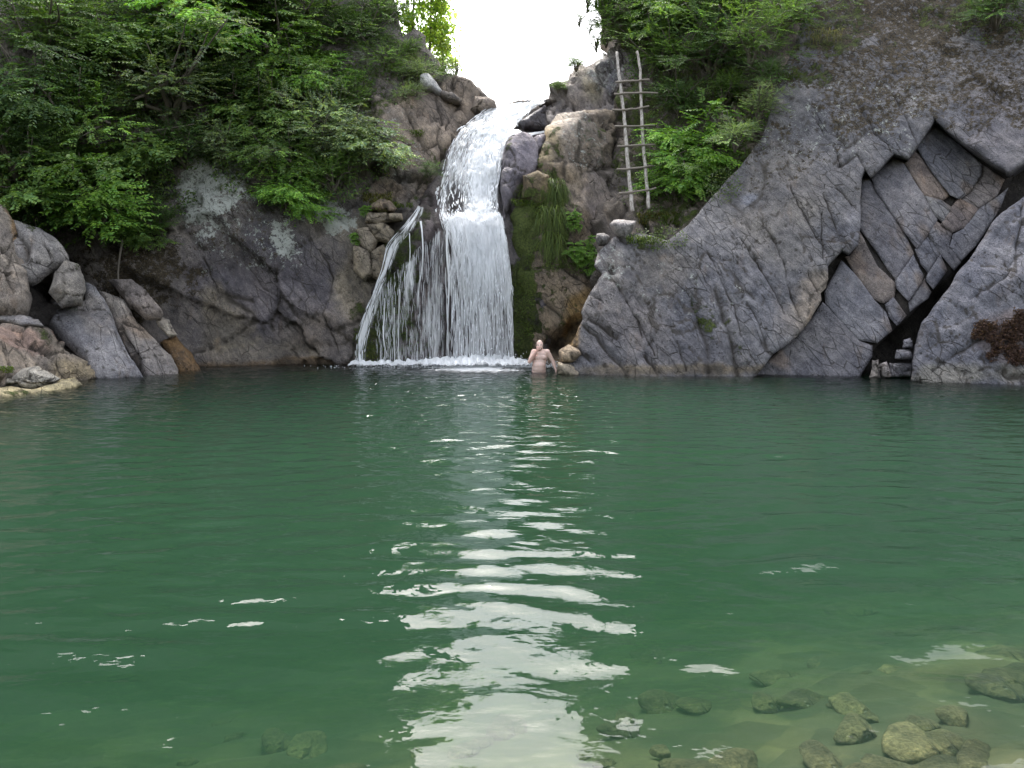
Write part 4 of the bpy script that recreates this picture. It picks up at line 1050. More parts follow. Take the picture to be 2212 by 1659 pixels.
# slender back-lit trees on the left skyline of the gap
def slender_tree(px, pyb, pyt, Y, seed, color, label, spread=0.9):
    rg = np.random.default_rng(seed)
    b0 = at(px, pyb, Y); t0 = at(px + rg.uniform(-14, 14), pyt, Y)
    e = obj('slender_tree', None, label=label, cat='tree', group='slender trees on the left skyline', loc=b0.tolist())
    L = np.linalg.norm(t0 - b0)
    n = 12; tt = np.linspace(0, 1, n)[:, None]
    pth = (t0 - b0) * tt + rg.normal(0, 0.03, (n, 3)); pth[0] = (0, 0, -0.4)
    limbs = [(pth, np.linspace(0.05, 0.012, n))]
    C, D, N, S = [], [], [], []
    for k in range(58):
        i = rg.integers(1, n); q = pth[i]
        a = rg.uniform(0, 6.28); e2 = q + np.array([math.cos(a), math.sin(a), rg.uniform(-0.1, 0.6)]) * rg.uniform(0.35, spread)
        t4 = np.linspace(0, 1, 5)[:, None]; p2 = q + (e2 - q) * t4 - np.array([0, 0, 0.15]) * t4 ** 2
        limbs.append((p2, np.linspace(0.012, 0.004, 5)))
        for j in range(34):
            f = rg.uniform(0.15, 1.0); p = q + (e2 - q) * f - np.array([0, 0, 0.15]) * f * f + rg.normal(0, 0.11, 3)
            C.append(p); D.append(rg.normal(0, 1, 3) + np.array([0, 0, -0.4])); N.append(np.array([0, 0, 1.0]) + rg.normal(0, 0.5, 3)); S.append(rg.uniform(0.10, 0.19))
    sm = tube_mesh('trunk', limbs, 5)
    obj('trunk', sm, M_BARK, e)
    lm = leaves_mesh('crown', np.array(C), np.array(D), np.array(N), np.array(S), tones(rg, len(C), 0.25), 0.55)
    o = obj('crown', lm, M_LEAF_THIN, e); o.color = (*color, 1)
for a in [(893, 100, -160, 27.0, 301, (0.3, 0.42, 0.12), 'slender tree with yellow-green sunlit leaves, nearest the left cliff top', 0.8),
          (928, 110, -120, 27.6, 302, (0.34, 0.45, 0.15), 'slender sunlit tree in the middle of the group left of the open sky', 0.75),
          (958, 140, -40, 28.2, 303, (0.38, 0.47, 0.19), 'outermost slender tree leaning into the bright sky at left', 0.6)]:
    slender_tree(*a)
for k, (px, py, r) in enumerate([(985, 150, 26), (1008, 190, 20)]):
    shrub(px, py, r, 26.5, 'airy', (0.33, 0.36, 0.14), ['pale back-lit sprig on the left skyline above the ridge', 'lowest pale back-lit sprig on the left skyline near the crest'][k], name='sprig', cat='shrub')

# ------------------------------------------------------------------ undergrowth, ferns and grass
def scatter(name, depth, regions, n, seed, color, ls, parent=None, asp=0.5, out=0.12):
    """small leaves covering the rock between the shrubs"""
    rg = np.random.default_rng(seed)
    A = np.array([r[2] * r[3] for r in regions], float); A /= A.sum()
    px, py = [], []
    for k in rg.choice(len(regions), n, p=A):
        cx, cy, rx, ry = regions[k]
        a, q = rg.uniform(0, 6.28), math.sqrt(rg.random())
        px.append(cx + rx * q * math.cos(a)); py.append(cy + ry * q * math.sin(a))
    px, py = np.array(px), np.array(py)
    Y = depth(px, py)
    C = at(px, py, Y)
    m = fbm(C, 0.5, 3, seed) > -0.12
    C = C[m]; n = len(C)
    C[:, 1] -= rg.uniform(-0.05, out, n) + 0.15 * np.maximum(0, fbm(C, 0.8, 2, seed + 3))
    D = np.stack([rg.normal(0, 0.8, n), rg.normal(-0.5, 0.4, n), rg.normal(-0.35, 0.4, n)], 1)
    N = np.stack([rg.normal(0, 0.4, n), rg.normal(-0.5, 0.3, n), rg.uniform(0.5, 1.2, n)], 1)
    tn = tones(rg, n, 0.25) * np.exp(0.35 * fbm(C, 0.6, 2, seed + 9))[:, None]
    o = obj(name, leaves_mesh(name, C, D, N, rg.uniform(0.6, 1.3, n) * ls, tn, asp), M_LEAF, parent, kind='stuff')
    o.color = (*color, 1)
    return o
scatter('undergrowth', D_left, [(200, 220, 330, 230), (600, 180, 260, 200), (650, 340, 200, 110), (420, 150, 420, 190), (780, 120, 110, 110), (300, 420, 130, 60), (120, 470, 140, 60)], 52000, 401, (0.1, 0.155, 0.055), 0.09, out=0.45)
scatter('undergrowth', D_gully, [(1480, 200, 130, 260), (1450, 430, 110, 60), (1540, 60, 150, 120), (1400, 100, 60, 120)], 13000, 402, (0.1, 0.165, 0.055), 0.075, out=0.35)
scatter('undergrowth', D_right, [(1420, 515, 70, 26), (1680, 60, 60, 80), (1620, 290, 36, 60), (1640, 170, 30, 50), (1560, 400, 40, 40), (2150, 40, 90, 60)], 3600, 403, (0.08, 0.115, 0.045), 0.06)

scatter('moss_growth', D_pil, [(1130, 640, 26, 190), (1140, 470, 42, 80), (1196, 470, 30, 120), (1175, 400, 30, 30), (1255, 560, 40, 34)], 9000, 404, (0.09, 0.135, 0.03), 0.035, out=0.16)
scatter('moss_growth', D_back, [(850, 640, 34, 150), (800, 740, 28, 50), (885, 560, 22, 70), (870, 740, 40, 50)], 4500, 405, (0.07, 0.115, 0.025), 0.035, out=0.22)
scatter('moss_growth', D_left, [(800, 730, 24, 60), (780, 220, 60, 40), (860, 150, 50, 40), (835, 445, 30, 16)], 3000, 406, (0.10, 0.12, 0.03), 0.04, out=0.4)
def grass(px, py, wpx, hpx, depth, n, seed, color, label, hang=0.6, group='grass tufts on the rocks'):
    rg = np.random.default_rng(seed)
    Y0 = float(depth(px, py)[0]); k = Y0 / F
    c = at(px, py, Y0 - 0.12)
    V, Fc, tn = [], [], []
    for j in range(n):
        p = np.array([rg.uniform(-1, 1) * wpx * k, rg.uniform(-0.05, 0.05), rg.uniform(-0.25, 0.25) * hpx * k])
        h = hpx * k * rg.uniform(0.5, 1.1); w = rg.uniform(0.006, 0.012)
        d = np.array([rg.normal(0, 0.25), -rg.uniform(0.2, 0.6), 1.0]) ; sd_ = np.array([1, rg.normal(0, 0.5), 0])
        sd_ /= np.linalg.norm(sd_)
        b0 = len(V)
        for q in (0, 0.35, 0.7, 1.0):
            pt = p + np.array([d[0] * q * h, d[1] * q * h * 0.8, (q * (1 - hang) - hang * 1.5 * q * q + 0.35 * q * hang) * h])
            ww = w * (1 - q * 0.9)
            V += [pt - sd_ * ww, pt + sd_ * ww]
        Fc += [(b0 + 2 * i, b0 + 2 * i + 1, b0 + 2 * i + 3, b0 + 2 * i + 2) for i in range(3)]
        t = tones(rg, 1, 0.3)[0]; tn += [t] * 8
    me = mesh_np('grass_tuft', V, Fc); attr(me, 'leaf', np.array(tn))
    o = obj('grass_tuft', me, M_LEAF, label=label, cat='grass', group=group, loc=c.tolist()); o.color = (*color, 1)
GRS = (0.085, 0.125, 0.03)
for k, a in enumerate([(1195, 405, 22, 70, D_pil, 240, 'upper long grass tuft hanging on the mossy wall right of the falls'), (1190, 465, 24, 70, D_pil, 260, 'middle of three grass tufts hanging in a line down the mossy wall'), (1192, 520, 20, 70, D_pil, 220, 'lowest of three grass tufts hanging down the mossy wall'),
          (815, 430, 30, 36, D_left, 260, 'yellowish grass tuft on the ledge left of the side stream'), (1425, 475, 45, 46, D_gully, 300, 'dry grass tuft below the foot of the wooden ladder'), (1470, 480, 35, 44, D_gully, 240, 'grass tuft below the lower bright bush'), (1395, 520, 40, 30, D_right, 200, 'short grass tuft on top of the pale rock knob'),
          (1130, 440, 24, 26, D_pil, 160, 'short mossy grass tuft close to the edge of the upper falls'), (870, 445, 22, 22, D_left, 120, 'small grass tuft beside the top of the side stream'), (1700, 165, 26, 34, D_right, 110, 'sparse grass on the upper left edge of the bare slab'), (1780, 70, 40, 40, D_right, 130, 'dry grass hanging from the mossy top of the bare slab'),
          (1430, 300, 20, 40, D_gully, 90, 'grass strands beside the right rail of the ladder'), (10, 800, 20, 26, lambda x, y: np.array([14.2]), 120, 'green grass tuft at the water edge in the left corner'), (900, 290, 14, 26, D_left, 80, 'grass growing on the bare rock left of the upper falls')]):
    grass(*a[:6], 500 + k, GRS if k not in (3, 4, 10) else (0.13, 0.13, 0.045), a[6], hang=0.75 if k < 3 or k == 10 else 0.45)
def fern(px, py, rpx, depth, seed, color, label):
    rg = np.random.default_rng(seed)
    Y0 = float(depth(px, py)[0]); r = rpx * Y0 / F
    C, D, N, S = [], [], [], []
    for k in range(26):
        a = rg.uniform(0, 6.28); rr = r * math.sqrt(rg.random()) * 0.75
        base = np.array([math.cos(a) * rr, -0.1, math.sin(a) * rr])
        d = np.array([rg.normal(0, 0.7), -0.7, rg.normal(-0.3, 0.5)]); d /= np.linalg.norm(d)
        s_ = np.cross(d, [0, -0.6, 1.0]); s_ /= np.linalg.norm(s_)
        for j in range(14):
            f = j / 14
            for sg in (-1, 1):
                C.append(base + d * r * 0.75 * f - np.array([0, 0, 0.2 * f * f * r])); D.append(sg * s_ + d * 0.4); N.append(np.array([0, -0.5, 1]) + rg.normal(0, 0.15, 3)); S.append(r * 0.28 * (1 - f * 0.8) + 0.01)
    o = obj('fern_clump', leaves_mesh('fern_clump', np.array(C), np.array(D), np.array(N), np.array(S), tones(rg, len(C), 0.2), 0.35), M_LEAF, label=label, cat='fern', group='fern clumps on the mossy wall', loc=at(px, py, Y0 - 0.15).tolist())
    o.color = (*color, 1)
fern(1240, 475, 24, D_pil, 601, BRI, 'round fern clump on the wall right of the hanging grass')
fern(1240, 545, 26, D_pil, 602, BRI, 'fern clump low on the wall left of the pale rock knob')
fern(1272, 560, 30, D_pil, 603, BRI, 'large fern clump touching the pale rock knob')
fern(1270, 525, 18, D_pil, 604, BRI, 'small fern clump above the large one beside the pale rock knob')
fern(790, 455, 14, D_left, 605, BRI, 'small fern under the brown block left of the side stream')
fern(770, 515, 16, D_left, 606, BRI, 'low fern on the rock steps left of the side stream')

# dead branches among the left shrubs
for k, (pts, lab) in enumerate([([(280, 18), (360, 6), (440, -4)], 'bare dead branch lying across the top of the left cliff'), ([(370, 25), (430, 45), (500, 75)], 'thin bare branch slanting down below the top edge at left'),
                                ([(170, 0), (210, 45), (245, 70)], 'grey dead twig slanting in the top left shrubs'), ([(310, 95), (370, 130), (410, 195)], 'curved dead branch above the large pale shrub'), ([(300, 458 - 170), (380, 275), (420, 268)], 'dead stick lying under the large pale shrub'),
                                ([(1100 * 0.24, 520), (255, 590), (262, 655)], 'thin dry stem standing behind the grey boulders at left')]):
    P3 = [at(x_, y_, float(D_left(x_, y_)[0]) - 0.9) for x_, y_ in pts]
    P3 = spline(P3, np.linspace(0, 1, 9))
    c = P3[0]
    obj('dead_branch', tube_mesh('dead_branch', [(P3 - c, np.linspace(0.03, 0.012, 9))], 5), M_BARK, label=lab, cat='branch', group='dead branches on the left cliff', loc=c.tolist())
# ================================================================== boulders
G_B = 'boulders of the left bank'
def boulder(outline, Y, label, base=(0.235, 0.225, 0.22), seed=0, bulge=0.35, tilt=(0, 0), group=G_B, paints=(), res=4.5, thick=0.9, rndm=0.12, block=(0.07, 1.1, 0.9, 0.8, (0.3, 0.4, 0.6), 0.03), cracks=(), fine=(0.025, 0.3), name='boulder', cat='boulder', wob=2.0):
    o = np.array(outline); c = o.mean(0)
    if group == G_B: outline = [tuple(c + (np.array(q_) - c) * (1 + 3.5 / max(8, np.linalg.norm(np.array(q_) - c)))) for q_ in outline]
    dep = lambda x, y: Y + tilt[0] * (np.asarray(x) - c[0]) / 100 + tilt[1] * (np.asarray(y) - c[1]) / 100
    return relief(name, outline, dep, res=res, thick=thick, rnd_m=rndm, low=(0.06, 0.9), block=block, fine=fine, base=base, seed=700 + seed, bulge=bulge, wob=wob, paints=paints, cracks=cracks, label=label, cat=cat, group=group)
boulder(Z3([(-200, 250), (-20, 230), (60, 300), (110, 420), (140, 560), (185, 740), (200, 860), (185, 960), (100, 975), (40, 940), (-200, 900)]), 16.4, 'rounded boulder cut by the left picture edge, with an ochre streak', base=(0.215, 0.19, 0.165), seed=1, tilt=(0.6, -0.5), paints=[('col', 40, 540, 12, 110, -22, 0.9, (0.27, 0.18, 0.1))], cracks=[(Z3([(-60, 640), (20, 720), (70, 860)]), 0.1, 0.2), (Z3([(0, 600), (60, 640), (40, 700)]), 0.08, 0.15)])
boulder(Z3([(40, 330), (150, 355), (260, 400), (360, 470), (440, 560), (460, 620), (335, 660), (235, 742), (150, 745), (95, 610), (70, 560)]), 16.9, 'smooth grey boulder overhanging the black hollow at left', seed=2, tilt=(0.5, -0.55), bulge=0.25, cracks=[(Z3([(70, 440), (130, 500), (190, 560), (170, 640)]), 0.12, 0.2), (Z3([(290, 540), (330, 600), (345, 640)]), 0.05, 0.08)], paints=[('moss', 60, 500, 16, 40, -30, 0.5)])
boulder(Z3([(430, 600), (500, 640), (548, 700), (562, 790), (552, 890), (420, 900), (340, 800), (360, 690)]), 16.75, 'grey rock nose hanging down at the right end of the black hollow', seed=3, tilt=(0.6, -0.4), bulge=0.2, base=(0.22, 0.205, 0.185), paints=[('moss', 160, 585, 14, 30, 0, 0.45)])
boulder(Z3([(330, 890), (420, 820), (480, 760), (520, 790), (440, 900), (350, 910)]), 17.0, 'small sharp grey rock inside the black hollow', seed=33, bulge=0.15, base=(0.2, 0.19, 0.185), thick=0.4)
boulder(Z3([(545, 740), (600, 770), (640, 810), (720, 945), (780, 1080), (840, 1215), (900, 1300), (960, 1390), (600, 1400), (560, 1240), (430, 1120), (330, 1010), (380, 930), (550, 885)]), 17.4, 'big smooth blue-grey slab dipping into the pool at left', base=(0.235, 0.232, 0.242), seed=4, tilt=(0.35, -0.8), bulge=0.2, res=5, block=(0.04, 1.6, 1.4, 1.2, (0.3, 0.2, 0.6), 0.02), cracks=[(Z3([(770, 1100), (800, 1200), (860, 1300)]), 0.05, 0.08)], paints=[('col', 205, 690, 60, 30, 60, 0.5, (0.25, 0.225, 0.2))])
boulder(Z3([(630, 800), (830, 875), (900, 1000), (1060, 1150), (1130, 1230), (1165, 1300), (1170, 1395), (960, 1395), (850, 1225), (785, 1085), (715, 940)]), 17.9, 'pale pinkish slab beside the big blue-grey one, dipping into the pool', base=(0.26, 0.238, 0.218), seed=5, tilt=(0.4, -0.7), bulge=0.2, block=(0.06, 1.4, 1.2, 1.2, (0.3, 0.2, 0.6), 0.03), cracks=[(Z3([(800, 1080), (850, 1180), (930, 1330)]), 0.07, 0.12), (Z3([(820, 1050), (940, 1060), (1050, 1160)]), 0.06, 0.1)], paints=[('col', 300, 700, 40, 60, 40, 0.6, (0.23, 0.17, 0.12))])
boulder(Z3([(720, 725), (870, 735), (965, 800), (1070, 930), (1050, 972), (950, 975), (850, 890), (790, 820)]), 18.3, 'small tan slab resting on top of the pale pinkish slab', base=(0.235, 0.205, 0.185), seed=6, tilt=(0.3, -0.5), bulge=0.2)
boulder(Z3([(1020, 975), (1100, 1005), (1155, 1090), (1110, 1112), (1050, 1040)]), 18.5, 'small pale block at the right end of the left slabs', base=(0.27, 0.245, 0.21), seed=7, bulge=0.12, thick=0.4, res=4)
boulder(Z3([(1060, 1140), (1150, 1090), (1250, 1210), (1340, 1390), (1180, 1390), (1130, 1240)]), 18.75, 'rust-brown wet rock ramp sliding into the pool', base=(0.2, 0.125, 0.06), seed=8, bulge=0.1, tilt=(0.4, -0.5), paints=[('wet', 400, 790, 60, 40, 0, 0.5)])
boulder(Z3([(-120, 955), (100, 965), (220, 990), (256, 1040), (150, 1050), (40, 1020), (-120, 1040)]), 15.9, 'flat dark-mottled rock lying under the left edge boulder', seed=9, bulge=0.15, thick=0.8, paints=[('dark', 40, 695, 20, 12, 0, 0.6)])
boulder(Z3([(-260, 1030), (0, 1030), (200, 1040), (330, 1065), (400, 1150), (420, 1200), (540, 1255), (650, 1380), (560, 1450), (350, 1500), (200, 1530), (-260, 1560)]), 15.7, 'low sloping brown rock bank in the left corner of the pool', base=(0.215, 0.185, 0.15), seed=10, tilt=(1.0, -0.9), bulge=0.35, res=5.5, block=(0.14, 1.0, 0.6, 0.5, (0.3, 0.55, 0.6), 0.07), paints=[('col', 20, 745, 60, 30, 30, 0.9, (0.33, 0.235, 0.185)), ('col', 130, 725, 30, 26, 0, 0.8, (0.17, 0.1, 0.07)), ('moss', 75, 745, 18, 30, -30, 0.5), ('col', 150, 815, 60, 20, 0, 0.7, (0.3, 0.25, 0.16))], cracks=[(Z3([(60, 1180), (250, 1270), (330, 1380)]), 0.08, 0.15), (Z3([(330, 1060), (360, 1180), (420, 1240)]), 0.08, 0.15)])
boulder(Z3([(30, 1380), (110, 1325), (210, 1320), (350, 1390), (335, 1425), (200, 1460), (40, 1450)]), 14.5, 'pale layered rock at the water edge in the left corner', base=(0.33, 0.315, 0.27), seed=12, bulge=0.22, thick=0.8, res=4, rndm=0.2, block=(0.08, 0.8, 0.4, 0.22, (0.2, 0.35, 0.3), 0.09), paints=[('moss', 20, 835, 40, 16, 0, 0.5)])
boulder(Z3([(-260, 1440), (60, 1450), (230, 1465), (340, 1440), (500, 1395), (530, 1420), (420, 1470), (220, 1530), (-260, 1580)]), 13.9, 'flat yellowish rock shelf just above the water in the left corner', base=(0.3, 0.265, 0.16), seed=13, bulge=0.12, thick=0.9, rndm=0.12, tilt=(0.9, 0), paints=[('moss', 20, 850, 60, 8, 0, 0.5)])
G_F = 'boulders near the falls'
boulder([(908, 162), (925, 158), (942, 176), (958, 198), (950, 204), (930, 196), (908, 182)], 23.2, 'white boulder perched on the ledge left of the falls', base=(0.62, 0.62, 0.6), seed=20, bulge=0.15, group=G_F, thick=0.5, res=4, rndm=0.15, paints=[('dark', 930, 200, 30, 6, 30, 0.6)])
boulder([(950, 195), (980, 200), (998, 214), (994, 224), (966, 218), (948, 206)], 23.3, 'brown rock beside the white boulder on the ledge', base=(0.2, 0.175, 0.15), seed=21, bulge=0.12, group=G_F, thick=0.5, res=4, rndm=0.12)
boulder([(1025, 205), (1050, 206), (1070, 218), (1074, 232), (1050, 246), (1026, 248), (1010, 240)], 23.6, 'rounded brown rock at the left end of the crest', base=(0.24, 0.205, 0.175), seed=22, bulge=0.25, group=G_F, res=4)
boulder([(1098, 222), (1130, 215), (1156, 217), (1180, 214), (1200, 205), (1205, 225), (1150, 230), (1100, 232)], 24.2, 'low rocks lying along the crest against the sky', base=(0.27, 0.24, 0.21), seed=23, bulge=0.15, group=G_F, res=4, rndm=0.12)
boulder([(1122, 262), (1150, 240), (1180, 224), (1182, 250), (1186, 278), (1160, 281), (1130, 280)], 22.4, 'dark wet rock splitting the water just under the crest', base=(0.13, 0.12, 0.13), seed=24, bulge=0.15, group=G_F, res=4, rndm=0.12, paints=[('wet', 1150, 260, 60, 40, 0, 0.7)])
boulder([(1098, 292), (1130, 282), (1160, 292), (1188, 288), (1176, 330), (1162, 372), (1130, 400), (1102, 440), (1090, 470), (1084, 400), (1088, 340)], 21.25, 'smooth purple-grey rock at the right edge of the upper falls', base=(0.19, 0.175, 0.2), seed=25, bulge=0.25, group=G_F, tilt=(0, -0.75), paints=[('moss', 1100, 320, 20, 30, 0, 0.4), ('wet', 1095, 400, 20, 80, 0, 0.6)], cracks=[([(1150, 290), (1160, 315), (1165, 340)], 0.08, 0.15)])
boulder([(1128, 375), (1160, 366), (1188, 376), (1192, 420), (1180, 450), (1150, 440), (1125, 425)], 20.55, 'mossy brown block under the purple-grey rock', base=(0.19, 0.15, 0.09), seed=26, bulge=0.2, group=G_F, paints=[('moss', 1150, 430, 40, 30, 0, 0.6), ('moss', 1145, 385, 20, 20, 0, 0.5)])
boulder([(800, 440), (822, 425), (842, 432), (856, 448), (850, 458), (820, 458), (798, 455)], 20.55, 'tan angular block on the ledge left of the side stream', base=(0.27, 0.21, 0.15), seed=27, bulge=0.15, group=G_F, res=4, rndm=0.12)
for k, (ol, lab) in enumerate([([(798, 462), (830, 460), (842, 476), (815, 486), (792, 480)], 'flat rock directly under the tan angular block'), ([(842, 462), (866, 462), (868, 474), (846, 476)], 'small flat rock at the upper end of the side stream'), ([(800, 488), (828, 486), (845, 500), (838, 522), (812, 515)], 'rock block in the second step left of the side stream'),
                               ([(775, 500), (798, 495), (812, 520), (800, 545), (782, 530)], 'grey-brown rock block left of the second step'), ([(800, 550), (826, 535), (836, 560), (828, 600), (808, 590)], 'tall rock block halfway down beside the side stream'), ([(770, 540), (795, 548), (802, 585), (786, 600), (768, 580)], 'rock block beside the tall block, away from the stream')]):
    oc_ = np.mean(ol, 0); ol = [tuple(oc_ + (np.array(q_) - oc_) * 1.32) for q_ in ol]
    boulder(ol, 20.38 - 0.03 * k, lab, base=(0.235, 0.2, 0.145), seed=60 + k, bulge=0.12, group='rock steps left of the side stream', res=4, rndm=0.1, thick=0.6)
boulder(Z6([(1040, 330), (1080, 295), (1180, 295), (1260, 300), (1240, 370), (1180, 465), (1080, 405)]), 18.55, 'pale rounded rock on top of the knob below the ladder', base=(0.28, 0.265, 0.255), seed=28, bulge=0.2, group=G_F, res=4, rndm=0.15)
boulder(Z6([(940, 400), (1000, 395), (1050, 425), (1010, 480), (960, 480), (935, 440)]), 18.6, 'small pale rock sticking out on the left of the knob', base=(0.28, 0.265, 0.25), seed=29, bulge=0.15, group=G_F, res=4, rndm=0.12)
boulder(Z6([(650, 1330), (720, 1290), (800, 1310), (830, 1360), (760, 1420), (660, 1410)]), 17.7, 'ochre rock right beside the bather', base=(0.27, 0.215, 0.15), seed=30, bulge=0.2, group=G_F, res=4, rndm=0.15)
boulder(Z6([(640, 1430), (720, 1430), (810, 1490), (820, 1540), (700, 1540), (630, 1520)]), 17.5, 'low pale rock at the waterline right of the bather', base=(0.27, 0.235, 0.18), seed=31, bulge=0.15, group=G_F, res=4, rndm=0.12)
for k, (ol, c, lab) in enumerate([([(935, 1375), (985, 1365), (990, 1425), (930, 1425)], (0.2, 0.2, 0.22), 'uppermost grey block of the small stack in the crevice'), ([(900, 1435), (985, 1430), (990, 1485), (890, 1480)], (0.2, 0.2, 0.215), 'middle grey block of the small stack in the crevice'), ([(865, 1492), (985, 1490), (990, 1580), (860, 1580)], (0.215, 0.21, 0.22), 'lowest grey block of the small stack at the waterline'),
                                  ([(770, 1480), (810, 1478), (825, 1580), (760, 1580)], (0.22, 0.2, 0.185), 'narrow rock standing at the mouth of the crevice'), ([(812, 1500), (845, 1490), (866, 1580), (820, 1580)], (0.3, 0.275, 0.265), 'pale pinkish rock at the waterline in the crevice')]):
    boulder(Z2(ol), 16.6, lab, base=c, seed=40 + k, bulge=0.1, group='stones in the crevice', res=3.5, rndm=0.07, thick=0.6, wob=3.0)

# fallen leaves on the right slab
rg = np.random.default_rng(905)
n = 5200
a = rg.uniform(0, 6.28, n); q = np.sqrt(rg.random(n))
px = 2185 + 85 * q * np.cos(a); py = 727 + 60 * q * np.sin(a)
k = (px - 2185) * 0.35 + (py - 727)
C = at(px, py, D_rs(px, py) - 0.10)
m = fbm(C, 0.35, 3, 906) > -0.15
C = C[m]; n = len(C)
D = rg.normal(0, 1, (n, 3)); N = np.stack([rg.normal(-0.2, 0.5, n), rg.normal(-0.8, 0.4, n), rg.normal(0.8, 0.4, n)], 1)
me = leaves_mesh('fallen_leaves', C, D, N, rg.uniform(0.04, 0.085, n), np.exp(rg.normal(0, 0.35, (n, 1))) * np.array([[1, 1, 1]]), 0.55)
o = obj('fallen_leaves', me, M_LEAF, kind='stuff'); o.color = (0.085, 0.05, 0.037, 1)

# ================================================================== ladder
b = NT('weathered_wood'); co = b.obj_co((9, 9, 1.2))
bs = b.n('BsdfPrincipled', Roughness=0.8)
b.l(b.mix(b.ramp(b.noise(co, 4, 6, 0.65), 0.35, 0.65), (0.2, 0.175, 0.15), (0.5, 0.47, 0.43)), bs.inputs['Base Color'])
bp = b.n('Bump', Strength=0.5, Distance=0.01); b.l(b.noise(co, 9, 5, 0.6), bp.inputs['Height']); b.l(bp.outputs[0], bs.inputs['Normal']); b.l(bs.outputs[0], b.out.inputs[0])
M_WOOD = b.m
b = NT('rung_wood'); co = b.obj_co((1.2, 9, 9))
bs = b.n('BsdfPrincipled', Roughness=0.85)
b.l(b.mix(b.noise(co, 4, 6, 0.65), (0.10, 0.085, 0.07), (0.3, 0.265, 0.225)), bs.inputs['Base Color']); b.l(bs.outputs[0], b.out.inputs[0])
M_RUNG = b.m
LZ = lambda x, y: ((2100 + x / 2.37) * 0.60636, (100 + y / 2.37) * 0.60636)
YB, YT = 19.75, 21.35
def lad_Y(py): return YB + (YT - YB) * (455 - py) / 345.0
lad = obj('ladder', None, label='rough wooden pole ladder leaning against the rock right of the falls', cat='ladder', loc=V3(1380, 455, YB))
L0 = np.array(lad.location)
rg = np.random.default_rng(31)
RAILS = [[(233, 205), (240, 300), (255, 420), (270, 560), (288, 690), (300, 820), (312, 1000), (328, 1180), (345, 1370), (362, 1545)], [(402, 200), (420, 300), (430, 420), (432, 560), (440, 690), (446, 820), (455, 1000), (468, 1150), (488, 1350), (500, 1520)]]
for k, pl in enumerate(RAILS):
    P3 = []
    for (x_, y_) in pl:
        p = LZ(x_, y_); P3.append(at(p[0], p[1], lad_Y(p[1])) - L0)
    P3 = spline(P3, np.linspace(0, 1, 26)) + rg.normal(0, 0.006, (26, 3))
    rr = np.linspace(0.036, 0.05, 26) * (1 - 0.12 * k) + rg.normal(0, 0.002, 26)
    obj('rail', tube_mesh('rail', [(P3, rr)], 10), M_WOOD, lad)
for (x1, y1, x2, y2, bend) in [(222, 455, 508, 432, 3), (210, 558, 575, 550, -6), (195, 692, 505, 658, 10), (210, 832, 550, 820, 2), (236, 1000, 548, 985, -2), (235, 1195, 550, 1162, 3), (250, 1398, 560, 1352, 5)]:
    P3 = []
    for f in np.linspace(0, 1, 9):
        p = LZ(x1 + (x2 - x1) * f, y1 + (y2 - y1) * f + bend * math.sin(math.pi * f))
        P3.append(at(p[0], p[1], lad_Y(p[1]) - 0.065) - L0)
    P3 = np.array(P3) + rg.normal(0, 0.005, (9, 3))
    obj('rung', tube_mesh('rung', [(P3, np.linspace(0.027, 0.022, 9) + rg.normal(0, 0.0015, 9))], 8), M_RUNG, lad)

# ================================================================== stones under water
G_S = 'stones lying on the pool bed'
def stone(name, x, y, r, label, seed, flat=0.55, base=(0.23, 0.205, 0.12), up=0.3):
    bm = bmesh.new(); bmesh.ops.create_icosphere(bm, subdivisions=3, radius=1.0)
    V = np.array([v.co[:] for v in bm.verts]); T = np.array([[v.index for v in f.verts] for f in bm.faces]); bm.free()
    rg = np.random.default_rng(seed)
    for _ in range(9):
        d = rg.normal(0, 1, 3); d /= np.linalg.norm(d); h = rg.uniform(0.45, 0.75)
        t = V @ d; V = V - np.maximum(t - h, 0)[:, None] * d * 0.85
    V = V * (1 + 0.12 * fbm(V * 1.0 + seed, 0.8, 3, seed))[:, None]
    V = V * np.array([rg.uniform(0.9, 1.5), rg.uniform(0.7, 1.1), flat]) * r
    a = rg.uniform(0, 3.14); ca, sa = math.cos(a), math.sin(a)
    V = V @ np.array([[ca, sa, 0], [-sa, ca, 0], [0, 0, 1]])
    me = mesh_np(name, V, T)
    k = math.exp(rg.normal(0, 0.2))
    attr(me, 'tint', np.tile(np.array(base) * k, (len(V), 1))); m = np.zeros((len(V), 4)); m[:, 1] = 0.22; attr(me, 'mask', m); attr(me, 'crack', np.zeros(len(V)))
    z = float(bed_z(np.array([x]), np.array([y]))[0])
    return obj(name, me, M_ROCK, label=label, cat='stone', group=G_S, loc=(x, y, z + r * flat * up))
def bed_at(px, py, it=12):
    """where the line of sight meets the pool bed"""
    d = rays(px, py); t = CAM[2] / -d[2]
    for _ in range(30):
        p = CAM + d * t; z = float(bed_z(p[0:1], p[1:2])[0]) + 0.12
        t = t + 0.6 * (p[2] - z) / -d[2]
    return CAM + d * t
